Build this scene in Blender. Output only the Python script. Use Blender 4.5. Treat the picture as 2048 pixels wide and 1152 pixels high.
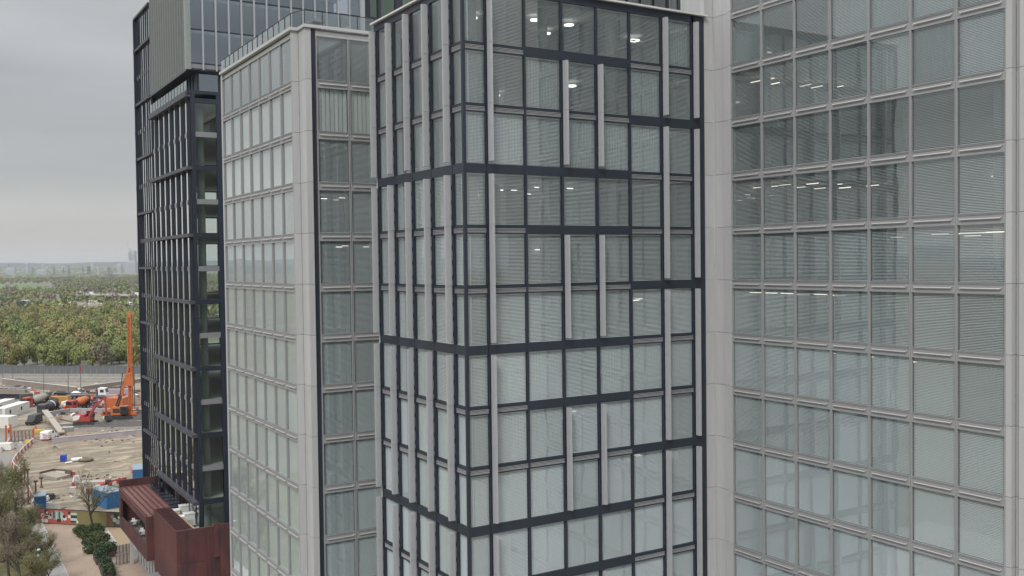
import bpy, math, random
from mathutils import Vector, Matrix
import numpy as np
random.seed(7)
PI = math.pi
R = math.radians
sc = bpy.context.scene
C = sc.collection
for o in list(bpy.data.objects):
    bpy.data.objects.remove(o)

# ------------------------------------------------------------------ camera
# world axes follow the street grid: x and y run along the facades, z = 0 is the pavement, metres
CAM = Vector((-30.2956, -55.3412, 41.0))
RT = Vector((0.853538, -0.520887, -0.012235))
UP = Vector((0.024306, 0.016349, 0.999571))
FW = Vector((0.520463, 0.853469, -0.026615))
cd = bpy.data.cameras.new('camera')
cam = bpy.data.objects.new('camera', cd)
C.objects.link(cam)
cd.sensor_width = 36.0
cd.lens = 34.3467
cd.clip_start = 0.5
cd.clip_end = 60000
m = Matrix((RT, UP, -FW)).transposed().to_4x4()
m.translation = CAM
cam.matrix_world = m
sc.camera = cam

def at_height(px, py, z=0.0):
    """The place in the world, at height z, that stands where the survey of the photograph found it."""
    d = FW + RT * ((px - 1024) / 1953.94) + UP * ((576 - py) / 1953.94)
    t = (z - CAM.z) / d.z
    return CAM + d * t

def at_depth(px, py, dist):
    d = FW + RT * ((px - 1024) / 1953.94) + UP * ((576 - py) / 1953.94)
    return CAM + d * dist

# ------------------------------------------------------------------ world
w = bpy.data.worlds.new('World')
sc.world = w
w.use_nodes = True
nt = w.node_tree
nt.nodes.clear()
N = nt.nodes.new
L = nt.links.new
SUN_EL, SUN_AZ = R(42), R(229)
out = N('ShaderNodeOutputWorld')
sky = N('ShaderNodeTexSky')
sky.sky_type = 'NISHITA'
sky.sun_disc = False
sky.sun_elevation = SUN_EL
sky.sun_rotation = SUN_AZ
bg1 = N('ShaderNodeBackground')
bg1.inputs[1].default_value = 0.08
L(sky.outputs[0], bg1.inputs[0])
tc = N('ShaderNodeTexCoord')
sep = N('ShaderNodeSeparateXYZ')
L(tc.outputs['Generated'], sep.inputs[0])
grad = N('ShaderNodeValToRGB')
cr = grad.color_ramp
cr.elements[0].position = 0.0
cr.elements[0].color = (0.47, 0.458, 0.43, 1)
cr.elements[1].position = 0.05
cr.elements[1].color = (0.41, 0.406, 0.39, 1)
for pos, col in ((0.09, (0.335, 0.34, 0.345)), (0.16, (0.345, 0.35, 0.357)), (0.27, (0.38, 0.386, 0.392)), (0.5, (0.85, 0.86, 0.87)), (1.0, (1.45, 1.46, 1.47))):
    e = cr.elements.new(pos)
    e.color = (*col, 1)
L(sep.outputs['Z'], grad.inputs[0])
mp = N('ShaderNodeMapping')
mp.inputs['Scale'].default_value = (1.0, 1.0, 7.0)
L(tc.outputs['Generated'], mp.inputs[0])
no = N('ShaderNodeTexNoise')
no.inputs['Scale'].default_value = 1.9
no.inputs['Detail'].default_value = 4
no.inputs['Roughness'].default_value = 0.48
L(mp.outputs[0], no.inputs['Vector'])
ramp = N('ShaderNodeMapRange')
ramp.inputs['From Min'].default_value = 0.3
ramp.inputs['From Max'].default_value = 0.7
ramp.inputs['To Min'].default_value = 0.82
ramp.inputs['To Max'].default_value = 1.15
L(no.outputs[0], ramp.inputs[0])
mul = N('ShaderNodeVectorMath')
mul.operation = 'SCALE'
L(grad.outputs[0], mul.inputs[0])
L(ramp.outputs[0], mul.inputs['Scale'])
bg2 = N('ShaderNodeBackground')
bg2.inputs[1].default_value = 1.0
L(mul.outputs[0], bg2.inputs[0])
mx = N('ShaderNodeMixShader')
mx.inputs[0].default_value = 0.93
L(bg1.outputs[0], mx.inputs[1])
L(bg2.outputs[0], mx.inputs[2])
L(mx.outputs[0], out.inputs[0])

sd = bpy.data.lights.new('sun', 'SUN')
sd.energy = 1.5
sd.angle = R(16)
sd.color = (1.0, 0.97, 0.93)
sun = bpy.data.objects.new('sun', sd)
C.objects.link(sun)
sun.location = (0, 0, 200)
sdir = Vector((math.sin(SUN_AZ) * math.cos(SUN_EL), math.cos(SUN_AZ) * math.cos(SUN_EL), math.sin(SUN_EL)))
sun.rotation_euler = sdir.to_track_quat('Z', 'Y').to_euler()

sc.view_settings.view_transform = 'Standard'
sc.view_settings.look = 'None'
sc.view_settings.exposure = 0.45
sc.view_settings.gamma = 1.0
sc.view_settings.use_curve_mapping = False
sc.render.engine = 'CYCLES'
cy = sc.cycles
cy.max_bounces = 7
cy.diffuse_bounces = 3
cy.glossy_bounces = 3
cy.transmission_bounces = 2
cy.transparent_max_bounces = 12
cy.volume_bounces = 0
cy.caustics_reflective = False
cy.caustics_refractive = False
cy.sample_clamp_indirect = 4
cy.use_denoising = True
sc.render.film_transparent = False

# ------------------------------------------------------------------ materials
MATS = {}
def mat(name, col, rough=0.6, metal=0.0, var=0.0, scale=1.0, bump=0.0, bscale=None, stretch=(1, 1, 1), rnd=0.0, spec=0.5, col2=None, c2amt=0.5, world=False):
    """Plain surface: base colour, mottled by noise (var), a second colour in patches (col2), object to object change (rnd), fine relief (bump)."""
    if name in MATS:
        return MATS[name]
    mt = bpy.data.materials.new(name)
    mt.use_nodes = True
    t = mt.node_tree
    b = t.nodes['Principled BSDF']
    b.inputs['Roughness'].default_value = rough
    b.inputs['Metallic'].default_value = metal
    b.inputs['Specular IOR Level'].default_value = spec
    nn, ll = t.nodes.new, t.links.new
    rgb = nn('ShaderNodeRGB')
    rgb.outputs[0].default_value = (*col, 1)
    cur = rgb.outputs[0]
    if var or bump or col2:
        if world:
            co = nn('ShaderNodeNewGeometry').outputs['Position']
        else:
            co = nn('ShaderNodeTexCoord').outputs['Object']
        mpn = nn('ShaderNodeMapping')
        mpn.inputs['Scale'].default_value = stretch
        ll(co, mpn.inputs[0])
        nz = nn('ShaderNodeTexNoise')
        nz.inputs['Scale'].default_value = scale
        nz.inputs['Detail'].default_value = 6
        nz.inputs['Roughness'].default_value = 0.6
        ll(mpn.outputs[0], nz.inputs['Vector'])
        if col2:
            r0 = nn('ShaderNodeMapRange')
            r0.inputs['From Min'].default_value = 0.62 - c2amt * 0.3
            r0.inputs['From Max'].default_value = 0.75 - c2amt * 0.3
            ll(nz.outputs[0], r0.inputs[0])
            mc = nn('ShaderNodeMix')
            mc.data_type = 'RGBA'
            ll(r0.outputs[0], mc.inputs['Factor'])
            ll(cur, mc.inputs['A'])
            mc.inputs['B'].default_value = (*col2, 1)
            cur = mc.outputs['Result']
        if var:
            nz2 = nn('ShaderNodeTexNoise')
            nz2.inputs['Scale'].default_value = scale * 2.7
            nz2.inputs['Detail'].default_value = 5
            ll(mpn.outputs[0], nz2.inputs['Vector'])
            r1 = nn('ShaderNodeMapRange')
            r1.inputs['From Min'].default_value = 0.3
            r1.inputs['From Max'].default_value = 0.7
            r1.inputs['To Min'].default_value = 1 - var
            r1.inputs['To Max'].default_value = 1 + var
            ll(nz2.outputs[0], r1.inputs[0])
            ms = nn('ShaderNodeVectorMath')
            ms.operation = 'SCALE'
            ll(cur, ms.inputs[0])
            ll(r1.outputs[0], ms.inputs['Scale'])
            cur = ms.outputs[0]
        if bump:
            nz3 = nn('ShaderNodeTexNoise')
            nz3.inputs['Scale'].default_value = bscale or scale * 4
            nz3.inputs['Detail'].default_value = 6
            ll(mpn.outputs[0], nz3.inputs['Vector'])
            bp = nn('ShaderNodeBump')
            bp.inputs['Strength'].default_value = bump
            bp.inputs['Distance'].default_value = 0.2
            ll(nz3.outputs[0], bp.inputs['Height'])
            ll(bp.outputs[0], b.inputs['Normal'])
    if rnd:
        oi = nn('ShaderNodeObjectInfo')
        r2 = nn('ShaderNodeMapRange')
        r2.inputs['To Min'].default_value = 1 - rnd
        r2.inputs['To Max'].default_value = 1 + rnd
        ll(oi.outputs['Random'], r2.inputs[0])
        ms = nn('ShaderNodeVectorMath')
        ms.operation = 'SCALE'
        ll(cur, ms.inputs[0])
        ll(r2.outputs[0], ms.inputs['Scale'])
        cur = ms.outputs[0]
    ll(cur, b.inputs['Base Color'])
    MATS[name] = mt
    return mt

def glass(name, tint, refl=1.0, base=0.04, rough=0.0, wave=0.0, rtint=(0.93, 0.97, 0.96)):
    mt = bpy.data.materials.new(name)
    mt.use_nodes = True
    t = mt.node_tree
    t.nodes.clear()
    nn, ll = t.nodes.new, t.links.new
    o = nn('ShaderNodeOutputMaterial')
    tr = nn('ShaderNodeBsdfTransparent')
    tr.inputs[0].default_value = (*tint, 1)
    gl = nn('ShaderNodeBsdfGlossy')
    gl.inputs['Roughness'].default_value = rough
    gl.inputs['Color'].default_value = (*rtint, 1)
    geo = nn('ShaderNodeNewGeometry')
    dp = nn('ShaderNodeVectorMath')
    dp.operation = 'DOT_PRODUCT'
    ll(geo.outputs['Normal'], dp.inputs[0])
    ll(geo.outputs['Incoming'], dp.inputs[1])
    ab = nn('ShaderNodeMath')
    ab.operation = 'ABSOLUTE'
    ll(dp.outputs['Value'], ab.inputs[0])
    om = nn('ShaderNodeMath')
    om.operation = 'SUBTRACT'
    om.inputs[0].default_value = 1.0
    ll(ab.outputs[0], om.inputs[1])
    pw = nn('ShaderNodeMath')
    pw.operation = 'POWER'
    pw.inputs[1].default_value = 3.3
    ll(om.outputs[0], pw.inputs[0])
    ma = nn('ShaderNodeMath')
    ma.operation = 'MULTIPLY_ADD'
    ma.use_clamp = True
    ma.inputs[1].default_value = 0.9
    ma.inputs[2].default_value = base
    ll(pw.outputs[0], ma.inputs[0])
    mi = nn('ShaderNodeMixShader')
    ll(ma.outputs[0], mi.inputs[0])
    ll(tr.outputs[0], mi.inputs[1])
    ll(gl.outputs[0], mi.inputs[2])
    if wave:
        g = nn('ShaderNodeNewGeometry')
        mpn = nn('ShaderNodeMapping')
        mpn.inputs['Scale'].default_value = (1, 1, 0.45)
        ll(g.outputs['Position'], mpn.inputs[0])
        nz = nn('ShaderNodeTexNoise')
        nz.inputs['Scale'].default_value = 0.9
        nz.inputs['Detail'].default_value = 1
        ll(mpn.outputs[0], nz.inputs['Vector'])
        bp = nn('ShaderNodeBump')
        bp.inputs['Strength'].default_value = 1.0
        bp.inputs['Distance'].default_value = wave
        ll(nz.outputs[0], bp.inputs['Height'])
        ll(bp.outputs[0], gl.inputs['Normal'])
    ll(mi.outputs[0], o.inputs[0])
    MATS[name] = mt
    return mt

def lamp(name, col, s):
    mt = bpy.data.materials.new(name)
    mt.use_nodes = True
    t = mt.node_tree
    b = t.nodes['Principled BSDF']
    b.inputs['Base Color'].default_value = (0.8, 0.8, 0.8, 1)
    b.inputs['Emission Color'].default_value = (*col, 1)
    b.inputs['Emission Strength'].default_value = s
    mt.cycles.emission_sampling = 'NONE'
    MATS[name] = mt
    return mt

GREY = mat('grey_panel', (0.425, 0.428, 0.43), 0.45, 0.0, 0.05, 0.9, rnd=0.05, stretch=(1, 1, 0.12))
FRAME = mat('window_frame_grey', (0.315, 0.318, 0.325), 0.4, 0.1, 0.03, 0.8)
RAIL = mat('rail_silver', (0.55, 0.54, 0.53), 0.35, 0.3)
JOINT = mat('joint_dark', (0.05, 0.05, 0.05), 0.8)
NAVY = mat('navy_metal', (0.022, 0.028, 0.042), 0.35, 0.0, 0.06, 0.5, rnd=0.05)
NAVY2 = mat('navy_metal_matt', (0.018, 0.022, 0.032), 0.45, 0.0, 0.06, 0.5)
FIN = mat('fin_mauve_grey', (0.385, 0.39, 0.41), 0.45, 0.1, 0.03, 0.6)
COPING = mat('coping_white', (0.62, 0.61, 0.59), 0.4, 0.0, 0.03, 0.5)
LOUVRE = mat('louvre_white', (0.42, 0.42, 0.43), 0.4)
BLIND = mat('blind_slat', (0.80, 0.825, 0.84), 0.5, 0.0, rnd=0.12)
LIGHTENER = mat('pane_lightener_pale', (0.52, 0.56, 0.565), 0.9, 0, 0.05, 1.2, rnd=0.12)  # pale sheets added behind blinds to lighten panes and imitate reflected ribs
BLINDW = mat('blind_closed', (0.72, 0.74, 0.71), 0.6, 0.0, rnd=0.04)
CEIL = mat('ceiling_board', (0.68, 0.69, 0.67), 0.8)
CARPET = mat('office_carpet', (0.16, 0.165, 0.17), 0.9)
CORE = mat('core_wall', (0.60, 0.61, 0.59), 0.8, var=0.06, scale=0.3)
COLUMN = mat('concrete_column', (0.42, 0.45, 0.42), 0.7, var=0.05, scale=1)
GLASS = glass('pane_glass', (0.80, 0.845, 0.85), 1.15, 0.18, wave=0.0035)
GLASSW = glass('pane_glass_brightened', (0.90, 0.94, 0.935), 1.15, 0.24, wave=0.002)  # same glass as elsewhere, set brighter to put west-face sky reflection into it
GLASSD = glass('pane_glass_dark_bay', (0.86, 0.90, 0.905), 1.15, 0.17, wave=0.0045)
GLASSB = glass('pane_glass_blue', (0.58, 0.65, 0.70), 1.3, 0.32, wave=0.002, rtint=(0.80, 0.90, 1.0))
GLASSR = glass('rail_glass', (0.84, 0.87, 0.86), 1.0, 0.14)
GLASSK = glass('pane_glass_tower', (0.76, 0.85, 0.80), 1.2, 0.12)
LED = lamp('lamp_white', (1.0, 0.97, 0.90), 1.6)
LEDW = lamp('lamp_warm', (1.0, 0.90, 0.72), 1.3)

# ------------------------------------------------------------------ mesh building
class MB:
    def __init__(s):
        s.v = []; s.f = []; s.m = []
    def quad(s, a, b, c, d, m=0):
        i = len(s.v); s.v += [tuple(a), tuple(b), tuple(c), tuple(d)]; s.f.append((i, i + 1, i + 2, i + 3)); s.m.append(m); return s
    def poly(s, pts, m=0):
        i = len(s.v); s.v += [tuple(p) for p in pts]; s.f.append(tuple(range(i, i + len(pts)))); s.m.append(m); return s
    def box(s, x0, x1, y0, y1, z0, z1, m=0):
        i = len(s.v)
        s.v += [(x0, y0, z0), (x1, y0, z0), (x1, y1, z0), (x0, y1, z0), (x0, y0, z1), (x1, y0, z1), (x1, y1, z1), (x0, y1, z1)]
        for q in ((0, 3, 2, 1), (4, 5, 6, 7), (0, 1, 5, 4), (1, 2, 6, 5), (2, 3, 7, 6), (3, 0, 4, 7)):
            s.f.append(tuple(i + k for k in q)); s.m.append(m)
        return s
    def hexa(s, b, t, m=0):
        """bottom 4 and top 4 points, counter-clockwise from above"""
        i = len(s.v)
        s.v += [tuple(p) for p in b] + [tuple(p) for p in t]
        for q in ((0, 3, 2, 1), (4, 5, 6, 7), (0, 1, 5, 4), (1, 2, 6, 5), (2, 3, 7, 6), (3, 0, 4, 7)):
            s.f.append(tuple(i + k for k in q)); s.m.append(m)
        return s
    def tube(s, p0, p1, r0, r1=None, n=8, m=0, caps=True):
        r1 = r0 if r1 is None else r1
        p0 = Vector(p0); p1 = Vector(p1)
        d = (p1 - p0)
        if d.length < 1e-6: return s
        q = d.to_track_quat('Z', 'Y')
        i = len(s.v)
        for p, r in ((p0, r0), (p1, r1)):
            for k in range(n):
                a = 2 * PI * k / n
                s.v.append(tuple(p + q @ Vector((r * math.cos(a), r * math.sin(a), 0))))
        for k in range(n):
            j = (k + 1) % n
            s.f.append((i + k, i + j, i + n + j, i + n + k)); s.m.append(m)
        if caps:
            s.f.append(tuple(i + k for k in reversed(range(n)))); s.m.append(m)
            s.f.append(tuple(i + n + k for k in range(n))); s.m.append(m)
        return s
    def beam(s, p0, p1, wx, wy, m=0, w1=None):
        """square bar between two points"""
        p0 = Vector(p0); p1 = Vector(p1)
        q = (p1 - p0).to_track_quat('Z', 'Y')
        w1 = w1 or (wx, wy)
        i = len(s.v)
        for p, (a, b) in ((p0, (wx, wy)), (p1, w1)):
            for sx, sy in ((-1, -1), (1, -1), (1, 1), (-1, 1)):
                s.v.append(tuple(p + q @ Vector((sx * a / 2, sy * b / 2, 0))))
        for qd in ((0, 3, 2, 1), (4, 5, 6, 7), (0, 1, 5, 4), (1, 2, 6, 5), (2, 3, 7, 6), (3, 0, 4, 7)):
            s.f.append(tuple(i + k for k in qd)); s.m.append(m)
        return s
    def lathe(s, prof, n=12, c=(0, 0, 0), axis=None, m=0):
        """prof: (radius, height) pairs, turned about z through c (or about axis)"""
        q = Vector(axis).to_track_quat('Z', 'Y') if axis else None
        i = len(s.v); c = Vector(c)
        for r, h in prof:
            for k in range(n):
                a = 2 * PI * k / n
                p = Vector((r * math.cos(a), r * math.sin(a), h))
                s.v.append(tuple(c + (q @ p if q else p)))
        for j in range(len(prof) - 1):
            for k in range(n):
                k2 = (k + 1) % n
                s.f.append((i + j * n + k, i + j * n + k2, i + (j + 1) * n + k2, i + (j + 1) * n + k)); s.m.append(m)
        return s
    def prism(s, pts, y0, y1, m=0):
        """outline in x,z pushed from y0 to y1"""
        n = len(pts); i = len(s.v)
        s.v += [(x, y0, z) for x, z in pts] + [(x, y1, z) for x, z in pts]
        s.f.append(tuple(i + k for k in range(n))); s.m.append(m)
        s.f.append(tuple(i + n + k for k in reversed(range(n)))); s.m.append(m)
        for k in range(n):
            j = (k + 1) % n
            s.f.append((i + j, i + k, i + n + k, i + n + j)); s.m.append(m)
        return s
    def mesh(s, name, mats, smooth=False):
        me = bpy.data.meshes.new(name)
        me.from_pydata(s.v, [], s.f)
        for mm in mats: me.materials.append(mm)
        me.polygons.foreach_set('material_index', s.m)
        if smooth: me.polygons.foreach_set('use_smooth', [True] * len(s.f))
        me.update()
        return me
    def build(s, name, mats, parent=None, loc=(0, 0, 0), rz=0, stuff=False, smooth=False):
        if not isinstance(mats, (list, tuple)): mats = [mats]
        return put(name, s.mesh(name, mats, smooth), parent, loc, rz, stuff)

def put(name, me, parent=None, loc=(0, 0, 0), rz=0, stuff=False, rot=None):
    o = bpy.data.objects.new(name, me)
    o.location = loc
    o.rotation_euler = rot if rot else (0, 0, rz)
    if parent: o.parent = parent
    if stuff: o['kind'] = 'stuff'
    C.objects.link(o)
    return o

def tag(o, label=None, cat=None, group=None, kind=None):
    if label: o['label'] = label
    if cat: o['category'] = cat
    if group: o['group'] = group
    if kind: o['kind'] = kind
    return o

def thing(name, label, cat, loc=(0, 0, 0), rz=0, group=None):
    o = bpy.data.objects.new(name, None)
    o.empty_display_size = 0.5
    o.location = loc
    o.rotation_euler = (0, 0, rz)
    C.objects.link(o)
    return tag(o, label, cat, group)

def copy_thing(src, loc, rz, label=None, group=None, scale=None):
    r = src.copy(); C.objects.link(r)
    r.location = loc; r.rotation_euler = (0, 0, rz)
    if scale: r.scale = scale
    if label: r['label'] = label
    if group: r['group'] = group
    for ch in list(src.children):
        c = ch.copy(); C.objects.link(c); c.parent = r
        for g in list(ch.children):
            d = g.copy(); C.objects.link(d); d.parent = c
    return r

H = 3.95
def K(k): return 23.6675 + H * k        # storey levels: k = -6 is the pavement

# ================================================================== THE TWO GREY BLOCKS AND THE DARK GLASS BAY
def grey_window_mesh(W):
    """one storey-high unit, outside face towards -y, glass sill at z = 0"""
    b = MB()
    j = 0.012
    b.box(j, 0.075, 0, 0.16, 0, 3.41)
    b.box(W - 0.075, W - j, 0, 0.16, 0, 3.41)
    b.box(0.075, W - 0.075, 0.0, 0.16, 3.35, 3.41)
    b.box(j, W - j, 0.04, 0.16, -0.52, 0)           # spandrel
    b.box(j, W - j, 0.0, 0.04, -0.07, 0)
    b.box(j, W - j, 0.0, 0.04, -0.54, -0.48)
    b.box(j, 0.10, 0.0, 0.04, -0.48, -0.07)
    b.box(W - 0.10, W - j, 0.0, 0.04, -0.48, -0.07)
    b.box(0.075, W - 0.075, -0.03, 0.14, -0.0, 0.035)   # sill nosing
    return b
def pane_mesh(W, h=3.35, x=0.075):
    b = MB(); b.quad((x, 0, 0.035), (W - x, 0, 0.035), (W - x, 0, h), (x, 0, h)); return b
def rail_mesh(W):
    b = MB()
    x0, x1 = 0.09 * W, W * 0.90
    b.tube((x0, -0.05, -0.30), (x1, -0.05, -0.30), 0.045, n=8)
    b.tube((x1, -0.05, -0.30), (x1 + 0.08, -0.05, -0.20), 0.045, 0.03, n=8)
    for t in (0.15, 0.5, 0.85):
        x = x0 + (x1 - x0) * t
        b.box(x - 0.02, x + 0.02, -0.05, 0.04, -0.33, -0.27)
    return b
def blind_mesh(W, h=3.36, pitch=0.0915, tilt=24, x=0.11, depth=0.098):
    b = MB(); a = R(tilt + 9); n = int((h - 0.06) / pitch)
    dy, dz = depth / 2 * math.cos(a), depth / 2 * math.sin(a)
    for i in range(n):
        z = h - 0.07 - i * pitch
        b.quad((x, -dy, z - dz), (W - x, -dy, z - dz), (W - x, 0, z + 0.006), (x, 0, z + 0.006))
        b.quad((x, 0, z + 0.006), (W - x, 0, z + 0.006), (W - x, dy, z + dz), (x, dy, z + dz))
    b.box(x, W - x, -0.04, 0.04, h - 0.05, h)
    return b
def blind_closed_mesh(W, h=3.36, x=0.10):
    b = MB(); n = 7; s = (W - 2 * x) / n
    for i in range(n):
        b.quad((x + i * s + 0.012, -0.01 * (i % 2), 0.03), (x + (i + 1) * s - 0.012, 0.01 * (i % 2), 0.03), (x + (i + 1) * s - 0.012, 0.01 * (i % 2), h), (x + i * s + 0.012, -0.01 * (i % 2), h))
    return b

def pane_lightener_mesh(W, h=3.3, x=0.12):
    b = MB(); n = int((W - 2 * x) / 0.07); s = (W - 2 * x) / n
    for i in range(n):
        d0, d1 = 0.04 * math.sin(i * 1.9), 0.04 * math.sin((i + 1) * 1.9)
        b.quad((x + i * s, d0, 0.03), (x + (i + 1) * s, d1, 0.03), (x + (i + 1) * s, d1, h), (x + i * s, d0, h))
    return b

MESH = {}
def shared(key, fn, mats):
    if key not in MESH:
        MESH[key] = fn().mesh(key.split('|')[0], mats if isinstance(mats, list) else [mats])
    return MESH[key]

def add_pane_lightener(f, W):
    put('pane_lightener', shared('pane_lightener|%.3f' % W, lambda: pane_lightener_mesh(W), LIGHTENER), f, (0, 0.42, 0))

def grey_window(parent, W, loc, rz, closed=False, tilt=24, pane_lightener=0.0, gm=None):
    gm = gm or GLASS
    wk = '%.3f' % W
    f = put('window', shared('window|' + wk, lambda: grey_window_mesh(W), FRAME), parent, loc, rz)
    jit = (random.gauss(0, 0.0016), 0, random.gauss(0, 0.0016))
    put('pane', shared('pane|' + wk + gm.name, lambda: pane_mesh(W), gm), f, (0, 0.12, 0), rot=jit)
    put('rail', shared('rail|' + wk, lambda: rail_mesh(W), RAIL), f)
    if random.random() < pane_lightener: add_pane_lightener(f, W)
    if closed:
        put('blind', shared('blind|c' + wk, lambda: blind_closed_mesh(W), BLINDW), f, (0, 0.26, 0), stuff=True)
    else:
        t = random.choice((20, 23, 26, 29)) if tilt is None else tilt + random.choice((-3, 0, 0, 3))
        put('blind', shared('blind|%s%d' % (wk, t), lambda: blind_mesh(W, tilt=t), BLIND), f, (0, 0.20, 0), stuff=True)
    return f

def panels(parent, rows, x0, x1, y0, y1, mt=GREY, gap=0.012):
    """storey-high cladding panels, one box per storey"""
    for k in rows:
        key = 'cladding_panel|%.3f_%.3f_%s' % (x1 - x0, y1 - y0, mt.name)
        me = shared(key, lambda: MB().box(0, x1 - x0, 0, y1 - y0, gap, H - gap), mt)
        put('cladding_panel', me, parent, (x0, y0, K(k)))

def floors(parent, rows, plan):
    """plan: list of (x0,x1,y0,y1); slab with carpet above and boards below"""
    for k in rows:
        b = MB()
        for x0, x1, y0, y1 in plan:
            b.box(x0, x1, y0, y1, -0.16, 0.0, 1)
            b.box(x0, x1, y0, y1, -0.52, -0.16, 0)
        b.build('floor_slab', [CEIL, CARPET], parent, (0, 0, K(k)))

ROWS_R = range(-3, 12)
# --- right-hand block, face at x = 21.22 looking west, windows from y = -2.1 to -23.4
blk = thing('office_block', 'grey panelled office block at the right with seven columns of square windows', 'office building', (21.22, -2.1, 0))
OX, OY = 21.22, -2.1
def rel(px, py, pz=0): return (px - OX, py - OY, pz)
WR = 3.042
for k in ROWS_R:
    for c in range(7):
        grey_window(blk, WR, rel(21.22, -2.1 - c * WR, K(k)), -PI / 2, tilt=14 if k in (5, 6) else (20 if k in (3, 4) else (24 if k < 7 else None)), pane_lightener=0.8 if k <= 2 or (k >= 7 and c > 3) or k >= 9 else (0.0 if k < 7 else 0.25))  # fewer added pale sheets where the reflected bay darkens the upper panes
panels(blk, ROWS_R, 0.0, 0.35, 0.0, 0.32)                           # strip at the left of the windows
panels(blk, ROWS_R, 0.28, 0.6, 0.335, 1.03)
panels(blk, ROWS_R, 0.28, 0.6, 1.05, 2.1)
panels(blk, ROWS_R, -0.62, 0.26, 2.1, 2.5)                          # strip facing the street beside the dark bay
yb = -7 * WR
panels(blk, ROWS_R, 0.0, 0.42, yb - 0.34, yb)
panels(blk, ROWS_R, 0.44, 0.9, yb - 0.62, yb - 0.35)
panels(blk, ROWS_R, 0.22, 0.9, yb - 6.5, yb - 0.64)
floors(blk, range(-3, 13), [(0.65, 13.5, yb - 6.2, 2.0)])
MB().box(12.5, 12.9, yb - 6.3, 2.0, K(-3), K(12)).box(0.62, 12.5, 2.0, 2.09, K(-3), K(12)).box(0.9, 12.5, yb - 6.3, yb - 6.2, K(-3), K(12)).build('core_wall', CORE, blk)
MB().box(0.2, 0.6, yb - 6.4, 2.1, 0, K(-3) - 0.52).box(0.2, 13.0, yb - 6.6, yb - 6.4, 0, K(12)).build('base_wall', GREY, blk)
MB().box(-0.2, 13.5, yb - 6.6, 2.2, K(12) - 0.5, K(12) + 0.3).build('roof', COPING, blk)
cm = MB().tube((0, 0, 0), (0, 0, H - 0.55), 0.35, n=14).mesh('column', [COLUMN], True)
for k in ROWS_R:
    for y in (-1.0, -7.1, -13.2, -19.3):
        put('column', cm, blk, (2.6, y, K(k)))

# --- dark glass bay in the middle, corner at (0,0)
bay = thing('glass_bay', 'dark framed glass office block in the middle with tall pale fins', 'office building', (0, 0, 0))
def dark_unit_mesh(W, wide, pw):
    b = MB()
    b.box(-pw / 2, pw / 2, -0.04, 0.16, -0.56, 3.39)               # mullion on the left edge
    if wide:
        b.box(pw / 2, W - pw / 2, -0.02, 0.16, -0.56, 0.06)
    else:
        b.box(pw / 2, W - pw / 2, 0.0, 0.16, -0.17, 0.0)
        b.box(pw / 2, W - pw / 2, 0.0, 0.16, -0.56, -0.485)
        b.box(pw / 2, W - pw / 2, 0.10, 0.16, -0.485, -0.17)
    return b
def strip_mesh(W, pw):
    b = MB()
    for z in (-0.215, -0.30, -0.385, -0.45):
        b.box(pw / 2, W - pw / 2, 0.02, 0.08, z - 0.012, z + 0.018)
    return b
def dark_unit(parent, W, loc, rz, wide=False, pw=0.13, tilt=24, blind=True, pane_lightener=0.0):
    wk = '%.3f%d' % (W, wide)
    tilt += random.choice((-3, 0, 0, 3))
    f = put('window', shared('window|d' + wk, lambda: dark_unit_mesh(W, wide, pw), NAVY), parent, loc, rz)
    jit = (random.gauss(0, 0.0022), 0, random.gauss(0, 0.0022))
    put('pane', shared('pane|d%.3f' % W, lambda: pane_mesh(W, 3.39, pw / 2), GLASSD), f, (0, 0.08, 0), rot=jit)
    if not wide:
        put('louvre', shared('louvre|%.3f' % W, lambda: strip_mesh(W, pw), LOUVRE), f)
    if random.random() < pane_lightener: add_pane_lightener(f, W)
    if blind:
        put('blind', shared('blind|d%.3f%d' % (W, tilt), lambda: blind_mesh(W, tilt=tilt, x=0.10), BLIND), f, (0, 0.20, 0), stuff=True)
    return f
ROWS_T = range(-3, 9)
XS = [0.0, 1.68, 4.65, 7.62, 10.57, 13.5, 16.45, 19.4]
for k in ROWS_T:
    for c in range(7):
        grp = 0 if c < 2 else (1 if c < 5 else 2)
        wide = (k % 3 == 0 and grp < 2) or (k % 3 == 2 and grp == 1) or (k % 3 == 1 and grp == 2)
        dark_unit(bay, XS[c + 1] - XS[c], (XS[c], 0, K(k)), 0, wide, pw=0.22 if c == 0 else 0.13, pane_lightener=0.85 if k <= 2 else (0.6 if k == 6 else (0.12 if k > 6 else 0.0)), tilt=13 if k in (4, 5) else (18 if k > 6 else 24))
YS = [13.68, 10.72, 7.75, 4.74, 1.71, 0.0]
for k in ROWS_T:
    for c in range(5):
        dark_unit(bay, YS[c] - YS[c + 1], (0, YS[c], K(k)), -PI / 2, k % 3 == 0, tilt=24, pane_lightener=0.5)
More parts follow.
